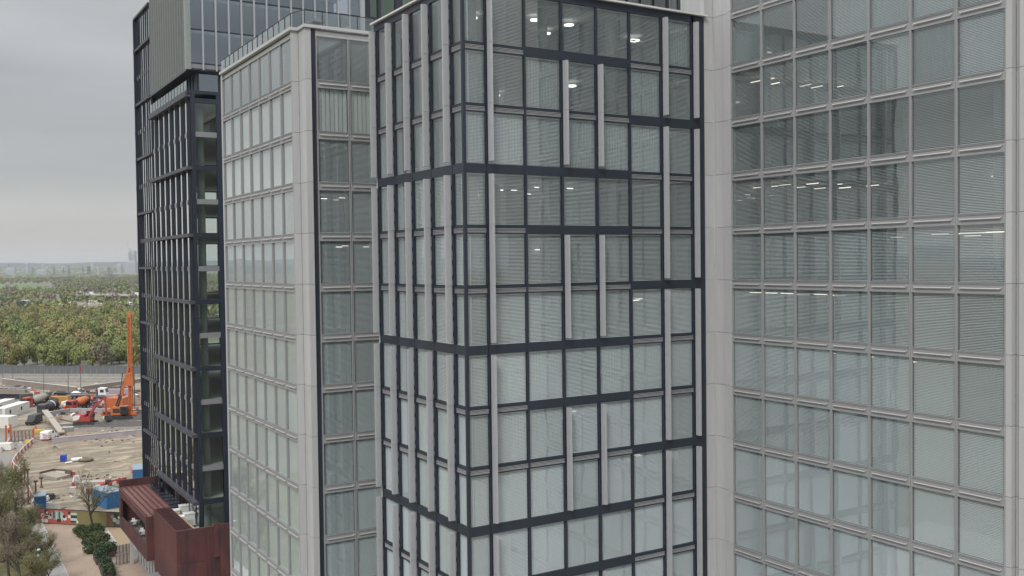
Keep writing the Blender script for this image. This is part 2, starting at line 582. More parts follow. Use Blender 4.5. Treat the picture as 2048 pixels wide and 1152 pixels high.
# fins: one piece per storey, three (or two) storeys between the wide bands
def fin_mesh(z0, z1):
    b = MB()
    b.box(0.03, 0.23, -0.50, -0.10, z0, z1)
    b.box(0.0, 0.03, -0.42, -0.34, z0, z1)
    b.box(0.0, 0.03, -0.24, -0.16, z0, z1)
    b.box(0.23, 0.25, -0.46, -0.16, z0, z1)
    b.box(0.05, 0.21, -0.53, -0.50, z0, z1)
    b.box(0.10, 0.16, -0.10, -0.04, z0, z1, 1)
    n = int((z1 - z0) / 0.95)
    for i in range(n):
        z = z0 + 0.4 + i * 0.98
        b.box(0.0, 0.22, -0.10, -0.02, z, z + 0.3, 1)
    return b
FINS = {'b': (0.22, H - 0.008), 'm': (0.008, H - 0.008), 't': (0.008, H - 0.62)}
def fin_run(k0, k1, loc, rz, x=0.05):
    for k in range(k0, k1):
        kind = 'b' if k == k0 else ('t' if k == k1 - 1 else 'm')
        me = shared('fin|' + kind, lambda: fin_mesh(*FINS[kind]), [FIN, NAVY2])
        put('fin', me, bay, (loc[0], loc[1], K(k)), rz)
for k0 in (-3, 0, 3, 6):
    fin_run(k0, k0 + 3, (XS[1], 0), 0)
    for y in YS[:5]:
        fin_run(k0, k0 + 3, (0, y + 0.28), -PI / 2)
for k0 in (-3, 0, 3, 6):
    for x in (XS[3], XS[4]):
        fin_run(k0, k0 + 2, (x, 0), 0)
for k0, k1 in ((-2, 1), (1, 4), (4, 7), (7, 9)):
    for x in (XS[6], XS[7]):
        fin_run(k0, k1, (x, 0), 0)
# end post, west end return, roof edge
b = MB()
b.box(19.4 - 0.07, 19.53, -0.03, 0.2, K(-3) - 0.5, K(9) - 0.1)
b.box(19.53, 20.55, 0.0, 0.3, K(-3) - 0.5, K(9) - 0.1)
b.box(-0.04, 0.2, 13.68, 13.75, K(-3) - 0.5, K(9) - 0.1)
for k in (-2, 1, 4, 7):
    b.box(19.53, 20.0, -0.03, 0.0, K(k) - 0.56, K(k) + 0.06)
b.build('end_post', NAVY, bay)
for k in ROWS_T:
    put('cladding_panel', shared('cladding_panel|w1', lambda: MB().box(0, 0.55, 0, 0.35, 0.012, H - 0.012), GREY), bay, (0.02, 13.76, K(k)))
b = MB()
b.box(-0.03, 20.5, -0.03, 0.14, K(9) - 0.56, K(9) - 0.06)
b.box(-0.03, 0.14, 0.14, 14.1, K(9) - 0.56, K(9) - 0.06)
b.build('fascia', NAVY, bay)
b = MB()
b.box(-0.30, 20.7, -0.30, 0.5, K(9) - 0.055, K(9) + 0.07)
b.box(-0.30, 0.5, 0.5, 14.2, K(9) - 0.055, K(9) + 0.07)
b.build('coping', COPING, bay)
floors(bay, range(-3, 10), [(0.18, 20.9, 0.18, 13.9), (2.3, 20.9, 13.9, 35.5)])
MB().box(9.5, 18.5, 13.0, 24.0, K(-3), K(9)).box(0.3, 21.0, 35.5, 35.9, K(-3), K(9)).box(20.9, 21.1, 0.5, 35.5, 0, K(9)).box(0.57, 2.3, 13.95, 14.1, 0, K(9)).box(2.1, 2.3, 14.1, 18.0, 0, K(9)).build('core_wall', CORE, bay)
MB().box(0.1, 0.5, 0.1, 14.1, 0, K(-3) - 0.5).box(0.1, 20.5, 0.1, 0.5, 0, K(-3) - 0.5).build('base_wall', NAVY2, bay)
for k in ROWS_T:
    for x, y in ((1.9, 2.3), (7.6, 2.3), (13.5, 2.3), (19.3, 2.3), (1.9, 9.0), (7.6, 9.0)):
        put('column', cm, bay, (x, y, K(k)))

# --- left-hand grey block: long west face, short south face
gb = thing('office_block', 'pale grey office block left of the dark glass bay, with white panelled west face', 'office building', (-4.98, 18.72, 0))
GX, GY = -4.98, 18.72
WL = (38.78 - 18.72) / 7
ROWS_L = range(-4, 9)
for k in ROWS_L:
    for c in range(7):
        grey_window(gb, WL, (0, (7 - c) * WL, K(k)), -PI / 2, closed=(k in (6, 7)), tilt=30, pane_lightener=0.9, gm=GLASSW)
sx, sy = 0.59, -1.52                       # corner of the stepped pilaster
panels(gb, ROWS_L, 0.02, sx - 0.01, 0.0, 0.02 + 0.2)
panels(gb, ROWS_L, sx, sx + 0.47, sy, -0.02)
b = MB()
b.box(sx + 0.48, sx + 0.86, sy + 0.15, sy + 0.4, K(-4), K(9))
b.build('shadow_gap', NAVY, gb)
for k in ROWS_L:
    grey_window(gb, 2.66, (-3.52 - GX, 17.2 - GY, K(k)), 0, closed=(k == 7))
    grey_window(gb, 2.66, (-0.84 - GX, 17.2 - GY, K(k)), 0, closed=(k == 7))
panels(gb, ROWS_L, 0.0, 0.5, 7 * WL, 7 * WL + 0.4)
floors(gb, range(-4, 10), [(0.2, 14.0, 0.2, 7 * WL - 0.1), (1.5, 6.8, sy + 0.2, 0.2)])
MB().box(6.5, 6.9, 0.4, 7 * WL, K(-4), K(9)).build('core_wall', CORE, gb)
MB().box(0.1, 0.5, 0.1, 7 * WL, 0, K(-4) - 0.5).box(0.6, 6.8, sy + 0.1, sy + 0.5, 0, K(-4) - 0.5).box(0.3, 14, 7 * WL, 7 * WL + 0.35, 0, K(9)).build('base_wall', GREY, gb)
for k in ROWS_L:
    for y in (2.5, 8.5, 14.5):
        put('column', cm, gb, (2.4, y, K(k)))
b = MB()
b.box(-0.14, 0.45, 0.0, 7 * WL + 0.45, K(9) - 0.02, K(9) + 0.22)
b.box(-0.14, sx + 0.1, -0.16, 0.0, K(9) - 0.02, K(9) + 0.22)
b.box(sx - 0.14, sx + 0.45, sy, -0.16, K(9) - 0.02, K(9) + 0.22)
b.box(sx - 0.14, 6.9, sy - 0.16, sy, K(9) - 0.02, K(9) + 0.22)
b.build('coping', mat('coping_grey', (0.46, 0.46, 0.45), 0.5), gb)
# roof balustrade: separate glass sheets between dark posts
PW = 1.45
pm = MB().box(0, 0.012, 0.03, PW - 0.03, 0.0, 1.05).mesh('balustrade_pane', [GLASSR])
pm2 = MB().box(0.03, PW - 0.03, 0, 0.012, 0.0, 1.05).mesh('balustrade_pane', [GLASSR])
po = MB().box(-0.03, 0.03, -0.025, 0.025, 0, 1.08).mesh('balustrade_post', [NAVY2])
for i in range(14):
    put('balustrade_pane', pm, gb, (0.05, i * PW + 0.1, K(9) + 0.22))
    put('balustrade_post', po, gb, (0.05, i * PW + 0.1, K(9) + 0.22))
for i in range(5):
    put('balustrade_pane', pm2, gb, (sx + i * PW, sy + 0.05, K(9) + 0.22))
    put('balustrade_post', po, gb, (sx + i * PW, sy + 0.05, K(9) + 0.22))
MB().box(0.02, 0.09, 0.0, 14 * PW, K(9) + 1.29, K(9) + 1.33).box(sx - 0.02, sx + 5 * PW, sy + 0.02, sy + 0.09, K(9) + 1.29, K(9) + 1.33).beam((0.05, 0.1, K(9) + 1.31), (sx, sy + 0.05, K(9) + 1.31), 0.05, 0.05).build('handrail', NAVY2, gb)
# things standing on the roof
vt = thing('roof_vent', 'small square roof vent with a pyramid cap behind the glass balustrade', 'vent', (-2.9, 18.6, K(9)))
MB().box(-0.22, 0.22, -0.22, 0.22, 0, 0.75).build('duct', NAVY, vt)
MB().hexa([(-0.5, -0.5, 0.75), (0.5, -0.5, 0.75), (0.5, 0.5, 0.75), (-0.5, 0.5, 0.75)], [(-0.03, -0.03, 1.2), (0.03, -0.03, 1.2), (0.03, 0.03, 1.2), (-0.03, 0.03, 1.2)]).build('cap', NAVY, vt)

# roof terrace of the dark bay: set-back storey behind glass
ter = thing('roof_pavilion', 'rooftop glazed storey with black mullions and a framed door, above the glass bay', 'roof storey', (20.8, 0, K(9)))
TG = glass('pane_glass_terrace', (0.42, 0.48, 0.47), 1.0, 0.12, wave=0.002)
b = MB()
b.box(0, 0.5, 0.32, 2.5, 0.1, 13.0)
b.box(-0.1, 0.5, 2.5, 2.8, 0.1, 13.0)
b.box(0.3, 9.0, 20.0, 20.3, 0.1, 13.0)
b.box(-0.2, 9.0, 0.0, 20.3, 13.0, 13.4)
b.box(8.7, 9.0, 0.32, 20.0, 0.1, 13.0)
b.build('wall', GREY, ter)
MB().box(0.3, 8.7, 2.8, 20.0, 3.9, 4.3).box(0.3, 8.7, 2.8, 20.0, 8.0, 8.4).box(2.6, 2.8, 2.8, 20.0, 0.1, 13.0).build('floor_slab', CEIL, ter)
for i in range(11):
    y = 2.8 + i * 1.7
    MB().box(-0.1, 0.14, -0.06, 0.06, 0.1, 13.0).build('mullion', NAVY2, ter, (0, y, 0))
    if i < 10:
        MB().quad((0.02, 1.64, 0.1), (0.02, 0.06, 0.1), (0.02, 0.06, 13.0), (0.02, 1.64, 13.0)).build('pane', TG, ter, (0, y, 0))
MB().box(-0.12, 0.05, 2.8, 20.0, 0.1, 0.5).box(-0.12, 0.05, 2.8, 20.0, 3.7, 4.3).build('transom', NAVY2, ter)
d = MB().box(-0.2, -0.1, 0, 0.1, 0, 3.0).box(-0.2, -0.1, 1.1, 1.2, 0, 3.0).box(-0.2, -0.1, 0.1, 1.1, 2.9, 3.0).build('door', NAVY2, ter, (0, 3.0, 0.5))
MB().quad((-0.15, 1.1, 0), (-0.15, 0.1, 0), (-0.15, 0.1, 2.9), (-0.15, 1.1, 2.9)).build('pane', GLASSR, d)

# ceiling lights: rings, strips and squares hanging under the slabs
def ring_mesh(r=0.42, t=0.07):
    b = MB()
    prof = []
    n = 20
    for i in range(n):
        a0, a1 = 2 * PI * i / n, 2 * PI * (i + 1) / n
        for (ri, zi), (rj, zj) in (((r - t, 0), (r + t, 0)), ((r + t, 0), (r + t, 0.08)), ((r + t, 0.08), (r - t, 0.08)), ((r - t, 0.08), (r - t, 0))):
            b.quad((ri * math.cos(a0), ri * math.sin(a0), zi), (ri * math.cos(a1), ri * math.sin(a1), zi), (rj * math.cos(a1), rj * math.sin(a1), zj), (rj * math.cos(a0), rj * math.sin(a0), zj))
    return b
RING = ring_mesh().mesh('ceiling_light', [LED])
RING2 = ring_mesh(0.30, 0.06).mesh('ceiling_light', [LED])
STRIPY = MB().box(-0.05, 0.05, -0.55, 0.55, 0, 0.06).mesh('ceiling_light', [LEDW])
STRIPX = MB().box(-0.26, 0.26, -0.05, 0.05, 0, 0.06).mesh('ceiling_light', [LED])
SQ = MB().box(-0.26, 0.26, -0.2, 0.2, 0, 0.06).mesh('ceiling_light', [LED])
def light(me, px, py, k, drop, parent):
    # keep every fitting well behind the glass of its own building and below its own ceiling
    for _ in range(60):
        p = at_height(px, py, K(k) - drop)
        inside = (p.x > 1.2 and p.y > 1.2 and p.x < 20.6) if parent is bay else ((p.x > 22.4 and p.y < 1.5) if parent is blk else p.y > 18.2)
        if inside: break
        below = K(k) - drop < CAM.z
        drop += 0.05 if below else -0.05
    if not inside or drop < 0.58 or drop > 2.6:
        return None
    return put('ceiling_light', me, parent, p - parent.location)
for px, py in ((941, 37), (1070, 41), (1092, 68), (1138, 51), (1267, 82), (1277, 106)):
    light(RING if px in (941, 1267, 1277) else RING2, px, py, 9, 0.9, bay)
for px, py in ((988, 192), (1073, 166), (1094, 186), (1140, 173)):
    light(RING, px, py, 8, 0.9, bay)
for px, py in ((949, 385), (952, 392), (988, 387), (1015, 394), (1000, 381), (1028, 381), (1056, 389), (1075, 376), (1140, 378), (1080, 403), (1095, 401), (1062, 404), (1088, 411), (1145, 404), (1160, 407), (1172, 405), (1150, 414), (1162, 418), (1175, 413), (1140, 411), (1202, 411), (1206, 420), (1345, 411), (1352, 408), (1302, 439)):
    light(STRIPX, px, py, 6, 0.9, bay)
for px, py in ((954, 505), (993, 503), (1014, 504), (1028, 503), (1062, 501), (1076, 500), (1098, 502), (1144, 500)):
    light(STRIPX, px, py, 5, 1.45, bay)
for px, py, k, dr in ((1276, 598, 4, 1.2), (1270, 602, 4, 1.25), (957, 729, 3, 1.4), (1080, 830, 2, 1.6), (1146, 824, 2, 1.6), (1275, 911, 1, 1.4), (1303, 520, 5, 2.2)):
    light(SQ, px, py, k, dr, bay)
for px, py, k, dr in ((1512, 164, 8, .9), (1537, 159, 8, .9), (1548, 168, 8, .9), (1611, 172, 8, .9), (1634, 175, 8, .9), (1675, 175, 8, .9),
                      (1512, 280, 7, .8), (1535, 281, 7, .8), (1556, 283, 7, .8), (1580, 285, 7, .8), (1604, 288, 7, .8), (1556, 294, 7, .8),
                      (1510, 376, 6, .85), (1545, 374, 6, .85), (1570, 370, 6, .85), (1600, 375, 6, .85), (1625, 368, 6, .85), (1640, 377, 6, .85), (1672, 370, 6, .85), (1690, 376, 6, .85), (1745, 372, 6, .85), (1935, 358, 6, .85), (1955, 362, 6, .85), (1998, 352, 6, .85), (1985, 364, 6, .85),
                      (1486, 399, 6, 1.5), (1487, 402, 6, 1.5), (1935, 468, 5, 1.1), (1965, 467, 5, 1.1), (1990, 465, 5, 1.1), (1945, 472, 5, 1.1), (1880, 470, 5, 1.1), (1795, 476, 5, 1.1),
                      (1511, 586, 4, 1.0), (1543, 587, 4, 1.0), (1574, 588, 4, 1.0), (1607, 590, 4, 1.0), (1641, 590, 4, 1.0), (1677, 592, 4, 1.0),
                      (1678, 709, 3, 1.0), (1755, 716, 3, 1.0), (1795, 721, 3, 1.0), (1840, 726, 3, 1.0)):
    light(STRIPY, px, py, k, dr, blk)
for px, py, k, dr in ((648, 398, 6, .85), (660, 408, 6, .85), (672, 400, 6, .85), (684, 396, 6, .85), (690, 405, 6, .85), (670, 412, 6, .85), (728, 398, 6, .85), (735, 403, 6, .85), (722, 408, 6, .85), (739, 410, 6, .85), (690, 493, 5, 1.5), (678, 495, 5, 1.5), (732, 494, 5, 1.5)):
    light(STRIPX, px, py, k, dr, gb)

# ================================================================== DARK TOWER BEHIND
TX, TY = -2.36, 62.13
tw = thing('office_tower', 'black framed office tower at the left with pale glass and ribbed upper storeys', 'office tower', (TX, TY, 0))
PALE = mat('pale_rib', (0.255, 0.275, 0.265), 0.4, 0.1, 0.05, 0.5)
CORED = mat('tower_inner_wall', (0.34, 0.37, 0.35), 0.8)
CEILD = mat('tower_ceiling', (0.55, 0.57, 0.55), 0.8)
MULL = mat('mullion_silver', (0.42, 0.43, 0.45), 0.35, 0.4)
SPAN = mat('spandrel_silver', (0.24, 0.24, 0.26), 0.4, 0.2, 0.04, 0.6)
LEDGE = mat('ledge_slate', (0.07, 0.07, 0.085), 0.5, 0.1, 0.1, 1.0)
GREENG = glass('pane_glass_green', (0.45, 0.62, 0.50), 1.2, 0.10)
BW, NB = 3.024, 7
LVZ0, LVZ1 = K(-2.73), K(9.59)
GLASSM = glass('pane_glass_silvered', (0.5, 0.55, 0.55), 1.2, 0.55, wave=0.001)
# west face of the lower volume: black fins, glass between, ledge every second storey
def seg(z0, z1, d, wd): return MB().box(-d, 0.05, -wd / 2, wd / 2, z0 + 0.01, z1 - 0.01)
ledges = [-2.73, -0.70, 1.30, 3.30, 5.30, 7.30, 9.45]
PIER = mat('pier_black', (0.016, 0.019, 0.028), 0.7, spec=0.12)
def pier(hh, wd):
    return MB().box(-0.03, 0.05, 0.0, wd, 0.01, hh - 0.01).box(-0.06, -0.03, 0.3, wd - 0.6, 0.2, hh - 0.2)
GAP = 0.92
for i in range(NB + 1):
    for j in range(len(ledges) - 1):
        z0, z1 = K(ledges[j]) + 0.2, K(ledges[j + 1]) - 0.2
        wd = BW - GAP if i < NB else 0.6
        put('pier_panel', shared('pier_panel|t%.2f%.1f' % (z1 - z0, wd), lambda: pier(z1 - z0, wd), PIER), tw, (0, i * BW, z0))
for j, kz in enumerate(ledges):
    MB().box(-0.62, 0.1, 0, NB * BW + 0.15, -0.2, 0.2).build('ledge', LEDGE, tw, (0, 0, K(kz)))
for i in range(NB):
    for j in range(len(ledges) - 1):
        kz = ledges[j] + 1.0
        z = K(kz) + (0.08 if j == 5 else 0)
        put('spandrel', shared('spandrel|w', lambda: MB().box(-0.07, 0.06, BW - GAP, BW, -0.28, 0.28), SPAN), tw, (0, i * BW, z))
        for z0, z1 in ((K(ledges[j]) + 0.2, z - 0.28), (z + 0.28, K(ledges[j + 1]) - 0.2)):
            key = 'window|tw%.2f' % (z1 - z0)
            if key not in MESH:
                q = MB(); hh = z1 - z0
                q.quad((0.0, BW, 0), (0.0, BW - GAP, 0), (0.0, BW - GAP, hh), (0.0, BW, hh))
                MESH[key] = q.mesh('window', [GLASSM])
            put('window', MESH[key], tw, (0, i * BW, z0), rot=(0, random.gauss(0, 0.002), random.gauss(0, 0.002)))
# south face of the lower volume
for bay_i in range(5):
    x0 = bay_i * 3.6
    b = MB()
    b.box(0, 0.42, -0.12, 0.3, LVZ0, LVZ1)
    b.box(2.93, 3.6, -0.12, 0.3, LVZ0, LVZ1)
    b.build('frame', NAVY, tw, (x0, 0, 0))
    for k in range(-2, 10):
        b = MB()
        z = K(k + 0.3)
        if k % 2 == 0 and k < 9:
            put('spandrel', shared('spandrel|s', lambda: MB().box(0.42, 2.93, -0.05, 0.25, -0.30, 0.30), SPAN), tw, (x0, 0, z))
        else:
            put('beam', shared('beam|s', lambda: MB().box(0.42, 2.93, -0.08, 0.25, -0.28, 0.28), NAVY), tw, (x0, 0, z))
        if k < 9:
            put('window', shared('window|ts', lambda: (lambda q: (q.quad((0.42, 0.1, 0.3), (2.93, 0.1, 0.3), (2.93, 0.1, H - 0.3), (0.42, 0.1, H - 0.3)), q)[1])(MB()), GLASSK), tw, (x0, 0, z), rot=(random.gauss(0, 0.002), 0, random.gauss(0, 0.002)))
tcol = MB().tube((0, 0, 0), (0, 0, H - 0.4), 0.42, n=14).mesh('column', [COLUMN], True)
for k in range(-6, 10):
    b = MB()
    b.box(0.12, 24.0, 0.35, 21.2, 0.0, 0.30)
    b.box(0.62, 24.0, 21.2, 33.7, 0.0, 0.30)
    b.build('floor_slab', CEILD, tw, (0, 0, K(k + 0.3) - 0.15))
    if k < 9:
        for x, y in ((1.55, 2.2), (7.5, 2.2), (1.55, 10.0), (1.55, 18.0), (1.55, 26.0)):
            put('column', tcol, tw, (x, y, K(k + 0.3) + 0.15))
MB().box(12.5, 21.0, 8.0, 26.0, 0, K(16)).build('core_wall', CORED, tw)
# north face, seen through the building: black frame and windows
b = MB()
for i in range(9):
    b.box(i * 2.9, i * 2.9 + 0.9, 33.7, 34.0, 0, K(13.5))
for k in range(-6, 14):
    b.box(0, 25, 33.72, 33.98, K(k + 0.3) - 0.35, K(k + 0.3) + 0.35)
b.build('frame', NAVY, tw)
# parapet of the lower volume
MB().box(-0.5, 18.0, -0.14, 0.3, K(9.45) + 0.2, LVZ1).box(-0.5, 0.3, 0.3, 21.3, K(9.45) + 0.2, LVZ1).build('parapet', NAVY, tw)
# recessed storey
b = MB()
b.box(0.9, 24, 0.9, 33, LVZ1 - 0.1, LVZ1)
for i in range(15):
    b.box(0.85, 1.1, 1.2 + i * 1.5, 1.38 + i * 1.5, LVZ1, K(10.2))
for i in range(9):
    b.box(0.9 + i * 2.6, 1.2 + i * 2.6, 0.85, 1.1, LVZ1, K(10.2))
b.build('recess_frame', NAVY, tw)
for i in range(14):
    MB().quad((1.0, 1.5, 0), (1.0, 0, 0), (1.0, 0, 2.35), (1.0, 1.5, 2.35)).build('window', GLASSB, tw, (0, 1.3 + i * 1.5, LVZ1))
for i in range(8):
    MB().quad((0, 1.0, 0), (2.3, 1.0, 0), (2.3, 1.0, 2.35), (0, 1.0, 2.35)).build('window', GLASSB, tw, (1.2 + i * 2.6, 0, LVZ1))
for i in range(13):
    MB().box(-0.40, -0.36, 0.1, 1.35, 0.0, 1.15).build('balustrade_pane', GLASSR, tw, (0, 0.2 + i * 1.6, LVZ1))
# upper volume: ribbed west face, glazed south face
UZ0, UZ1 = K(10.2), K(17.0)
MB().box(-0.25, 24.0, -0.15, 22.0, UZ0 - 0.02, UZ0 + 0.18).build('soffit', NAVY, tw)
rib = MB().box(-0.26, 0.0, -0.07, 0.07, UZ0, UZ1).box(0.0, 0.08, -0.07, 1.265, UZ0, UZ1, 1).mesh('rib', [PALE, NAVY2])
for i in range(16):
    put('rib', rib, tw, (0, 0.79 + i * 1.335, 0))
MB().box(-0.45, 0.1, -0.18, 0.72, UZ0, UZ1).build('corner_post', PALE, tw)
for i in range(1, 15):
    x = -0.05 + i * 1.535
    put('mullion', shared('mullion|u', lambda: MB().box(-0.09, 0.09, -0.30, 0.1, UZ0, UZ1), MULL), tw, (x, 0, 0))
wm = MB(); wm.quad((0.09, 0, 0.0), (1.445, 0, 0.0), (1.445, 0, H - 0.16), (0.09, 0, H - 0.16)); wm = wm.mesh('window', [GLASSB])
for i in range(14):
    for k in range(7):
        z = K(10.4 + k)
        if z + H > UZ1 + 2: continue
        put('window', wm, tw, (-0.05 + i * 1.535, 0.0, z + 0.08), rot=(random.gauss(0, 0.002), 0, random.gauss(0, 0.002)))
for k in range(7):
    MB().box(0, 21.45, -0.06, 0.12, -0.08, 0.08).build('transom', NAVY, tw, (0, 0, K(10.4 + k)))
    MB().box(0.12, 21.4, 0.5, 21.8, -0.35, 0.0).build('floor_slab', CEIL, tw, (0, 0, K(10.4 + k)))
MB().box(0, 21.45, -0.04, 0.1, UZ0 + 0.15, K(10.4) - 0.08).build('spandrel', SPAN, tw)
MB().box(21.45, 21.95, -0.35, 0.3, UZ0, UZ1).build('end_post', MULL, tw)
# bay beyond the end post: black frames with greenish glass
b = MB()
for x0, x1 in ((21.95, 23.0), (24.1, 24.5), (26.6, 27.6), (29.2, 29.7), (32.0, 34.0)):
    b.box(x0, x1, 0.35, 0.9, K(0), UZ1)
for k in range(0, 17):
    b.box(21.95, 34.0, 0.40, 0.85, K(k + .4) - 0.3, K(k + 0.4) + 0.3)
b.build('frame', NAVY, tw)
for k in range(6, 16):
    for x0, x1 in ((23.0, 24.1), (24.5, 26.6), (27.6, 29.2), (29.7, 32.0)):
        MB().quad((x0, 0.6, 0.3), (x1, 0.6, 0.3), (x1, 0.6, H - 0.3), (x0, 0.6, H - 0.3)).build('window', GREENG, tw, (0, 0, K(k + .4)))
MB().box(22.0, 34.0, 5.0, 5.3, K(0), UZ1).build('core_wall', CORE, tw)
# far part, taller, set back a little
FY = 24.15
FZ1 = K(13.58)
FLED = [-2.7, -0.68, 1.32, 3.32, 4.33 + 1.99, 8.34, 10.3, 12.3]
FLED = [-3.7, -1.7, 0.3, 2.32, 4.33, 6.33, 8.34, 10.34, 12.34]
for i in range(8):
    MB().box(0.40, 0.5, -0.45, 0.45 if i < 7 else 0.2, K(-6), FZ1 - 0.3).build('pier_panel', PIER, tw, (0, FY + i * 1.42, 0))
for kz in FLED:
    MB().box(0.08, 0.5, -0.15, 10.1, -0.17, 0.17).build('ledge', LEDGE, tw, (0, FY, K(kz)))
for i in range(7):
    for j in range(len(FLED) - 1):
        put('spandrel', shared('spandrel|f', lambda: MB().box(0.39, 0.5, 0.45, 0.97, -0.28, 0.28), SPAN), tw, (0, FY + i * 1.42, K(FLED[j] + 1)))
    for j in range(len(FLED)):
        z0 = K(FLED[j]) + 0.2
        z1 = (K(FLED[j + 1]) - 0.2) if j + 1 < len(FLED) else FZ1 - 0.3
        key = 'window|f%.2f' % (z1 - z0)
        if key not in MESH:
            q = MB(); hh = z1 - z0
            q.quad((0.42, 0.97, 0), (0.42, 0.45, 0), (0.42, 0.45, hh), (0.42, 0.97, hh))
            MESH[key] = q.mesh('window', [GLASSM])
        put('window', MESH[key], tw, (0, FY + i * 1.42, z0), rot=(0, random.gauss(0, 0.003), random.gauss(0, 0.003)))
MB().box(0.1, 0.5, FY - 0.2, FY + 10.2, FZ1 - 0.3, FZ1).box(0.5, 24, FY - 0.2, FY + 9.9, FZ1 - 0.4, FZ1 - 0.05).build('parapet', NAVY, tw)
MB().box(0.9, 1.2, 21.3, FY - 0.1, 0, UZ0).box(0.9, 1.2, FY + 0.5, FY + 9.8, K(9.8), K(13.3)).build('recess_wall', NAVY2, tw)
MB().box(3.5, 3.8, 1.0, 33.0, 0, K(-2.73)).build('base_wall', CORED, tw)
for k in (-4, -3):
    for bay_i in range(5):
        put('window', MESH['window|ts'], tw, (bay_i * 3.6, 0, K(k + 0.3)))
        MB().box(0, 0.42, -0.1, 0.3, 0, H).box(2.93, 3.6, -0.1, 0.3, 0, H).box(0.42, 2.93, -0.06, 0.25, -0.3, 0.3).build('frame', NAVY, tw, (bay_i * 3.6, 0, K(k + 0.3) - (0.0 if k == -4 else 0.02)))
for i in range(12):
    MB().quad((0.5, 1.7, 0), (0.5, 0.05, 0), (0.5, 0.05, 3.0), (0.5, 1.7, 3.0)).build('window', GLASSR, tw, (0, i * 1.75, K(-2.73) - 3.25))
    MB().box(0.45, 0.53, -0.03, 0.03, 0, 3.05).build('mullion', NAVY2, tw, (0, i * 1.75, K(-2.73) - 3.25))

# ================================================================== RUST-RED PODIUM
CORT = mat('weathered_steel', (0.10, 0.036, 0.033), 0.7, 0.0, 0.16, 0.6, 0.08, 6, stretch=(1, 1, 0.3), rnd=0.12, col2=(0.060, 0.026, 0.029), c2amt=0.6)
CORTL = mat('weathered_steel_roof', (0.20, 0.085, 0.075), 0.5, 0.0, 0.08, 0.5, rnd=0.05)
PX, PY, PZ = -5.8, 58.3, 11.0
pd = thing('podium_building', 'rust red steel clad podium at the foot of the black tower', 'podium', (PX, PY, 0))
# plates: south face and west face, each plate its own sheet
for i in range(6):
    for z0, z1 in ((0, 3.3), (3.3, 7.1), (7.1, 10.98)):
        MB().box(0.012, 3.28, -0.05, 0.0, z0 + 0.012, z1 - 0.012).build('steel_plate', CORT, pd, (i * 3.3, 0, 0))
for i in range(11):
    for z0, z1 in ((0, 3.3), (3.3, 7.1), (7.1, 10.98)):
        MB().box(-0.05, 0.0, 0.012, 1.138, z0 + 0.012, z1 - 0.012).build('steel_plate', CORT, pd, (0, i * 1.15, 0))
MB().box(0, 20, 0, 0.4, 0, 10.95).box(0, 0.3, 0.4, 12.65, 0, 9.6).box(0.4, 3.2, 0.4, 12.4, 8.4, 9.4).box(0.3, 3.4, 12.4, 12.65, 0, 9.6).box(2.7, 3.0, 12.65, 36, 0, 9.4).build('wall', CORT, pd)
MB().box(4.1, 4.75, -0.22, -0.05, 7.4, 11.25).box(4.75, 14, -0.3, -0.05, 0, 11.15).build('steel_plate', CORT, pd)
for i in range(17):
    MB().box(0.0, 1.9, 0.0, 0.12, 10.3, 10.98).build('roof_blade', CORT, pd, (0, 0.45 + i * 0.72, 0))
MB().box(1.9, 2.1, 0.45, 12.4, 9.4, 10.5).box(1.95, 2.4, 0.45, 12.4, 10.5, 10.62, 1).build('gutter', [CORT, mat('tan_timber', (0.34, 0.26, 0.16), 0.8)], pd)
MB().box(2.4, 12.0, 0.4, 4.0, 9.2, 9.4).box(3.4, 12.0, 4.0, 30, 9.0, 9.2).build('terrace_deck', mat('deck_dark', (0.09, 0.09, 0.085), 0.8, var=0.1, scale=1), pd)
# projecting box window over the path
BX = -6.7 - PX
b = MB()
y0, y1 = 70.98 - PY, 90.15 - PY
b.box(BX, 2.68, y0, y1, 9.72, 9.95)
b.box(BX, BX + 0.3, y0, y1, 8.95, 9.72)
b.box(BX, 2.68, y0, y1, 4.45, 4.75)
b.box(BX, BX + 0.3, y0, y1, 4.75, 6.1)
b.box(BX, BX + 0.3, y0, y0 + 1.0, 6.1, 8.95)
b.box(BX, BX + 0.3, y1 - 1.1, y1, 6.1, 8.95)
b.box(BX + 0.3, 2.68, y0, y0 + 0.25, 4.75, 9.72)
b.box(BX + 0.3, 2.68, y1 - 0.25, y1, 4.75, 9.72)
b.build('box_window', CORT, pd)
MB().box(BX + 0.3, 2.68, y0 + 0.25, y1 - 0.25, 5.0, 5.2).build('terrace_floor', mat('deck_grey', (0.16, 0.15, 0.14), 0.8, var=0.1, scale=1), pd)
MB().box(BX - 0.05, 2.7, y0, y1, 9.95, 10.02).build('roof', CORTL, pd)
for i in range(6):
    x = BX + 0.05 + i * 0.70
    MB().box(-0.04, 0.04, y0 - 0.05, y1, 10.02, 10.2).build('roof_seam', CORT, pd, (x, 0, 0))
MB().box(BX + 0.02, 5.0, y1 - 0.12, y1 + 0.1, 10.02, 11.0).box(5.0, 5.2, y0 + 3, y1 + 0.1, 9.4, 10.9).build('roof_upstand', CORT, pd)
MB().box(3.0, 5.0, y0, y1, 9.2, 9.4).build('roof', CORTL, pd)
for i in range(9):
    MB().box(3.1, 4.8, 0.0, 1.6, 9.4, 9.6).build('skylight', NAVY2, pd, (0, y0 + 0.5 + i * 2.1, 0))
for i in range(12):
    MB().box(-0.05, 0.05, 0, 0.05, 5.2, 9.6).build('post', NAVY2, pd, (2.2, y0 + 1.2 + i * 1.5, 0))
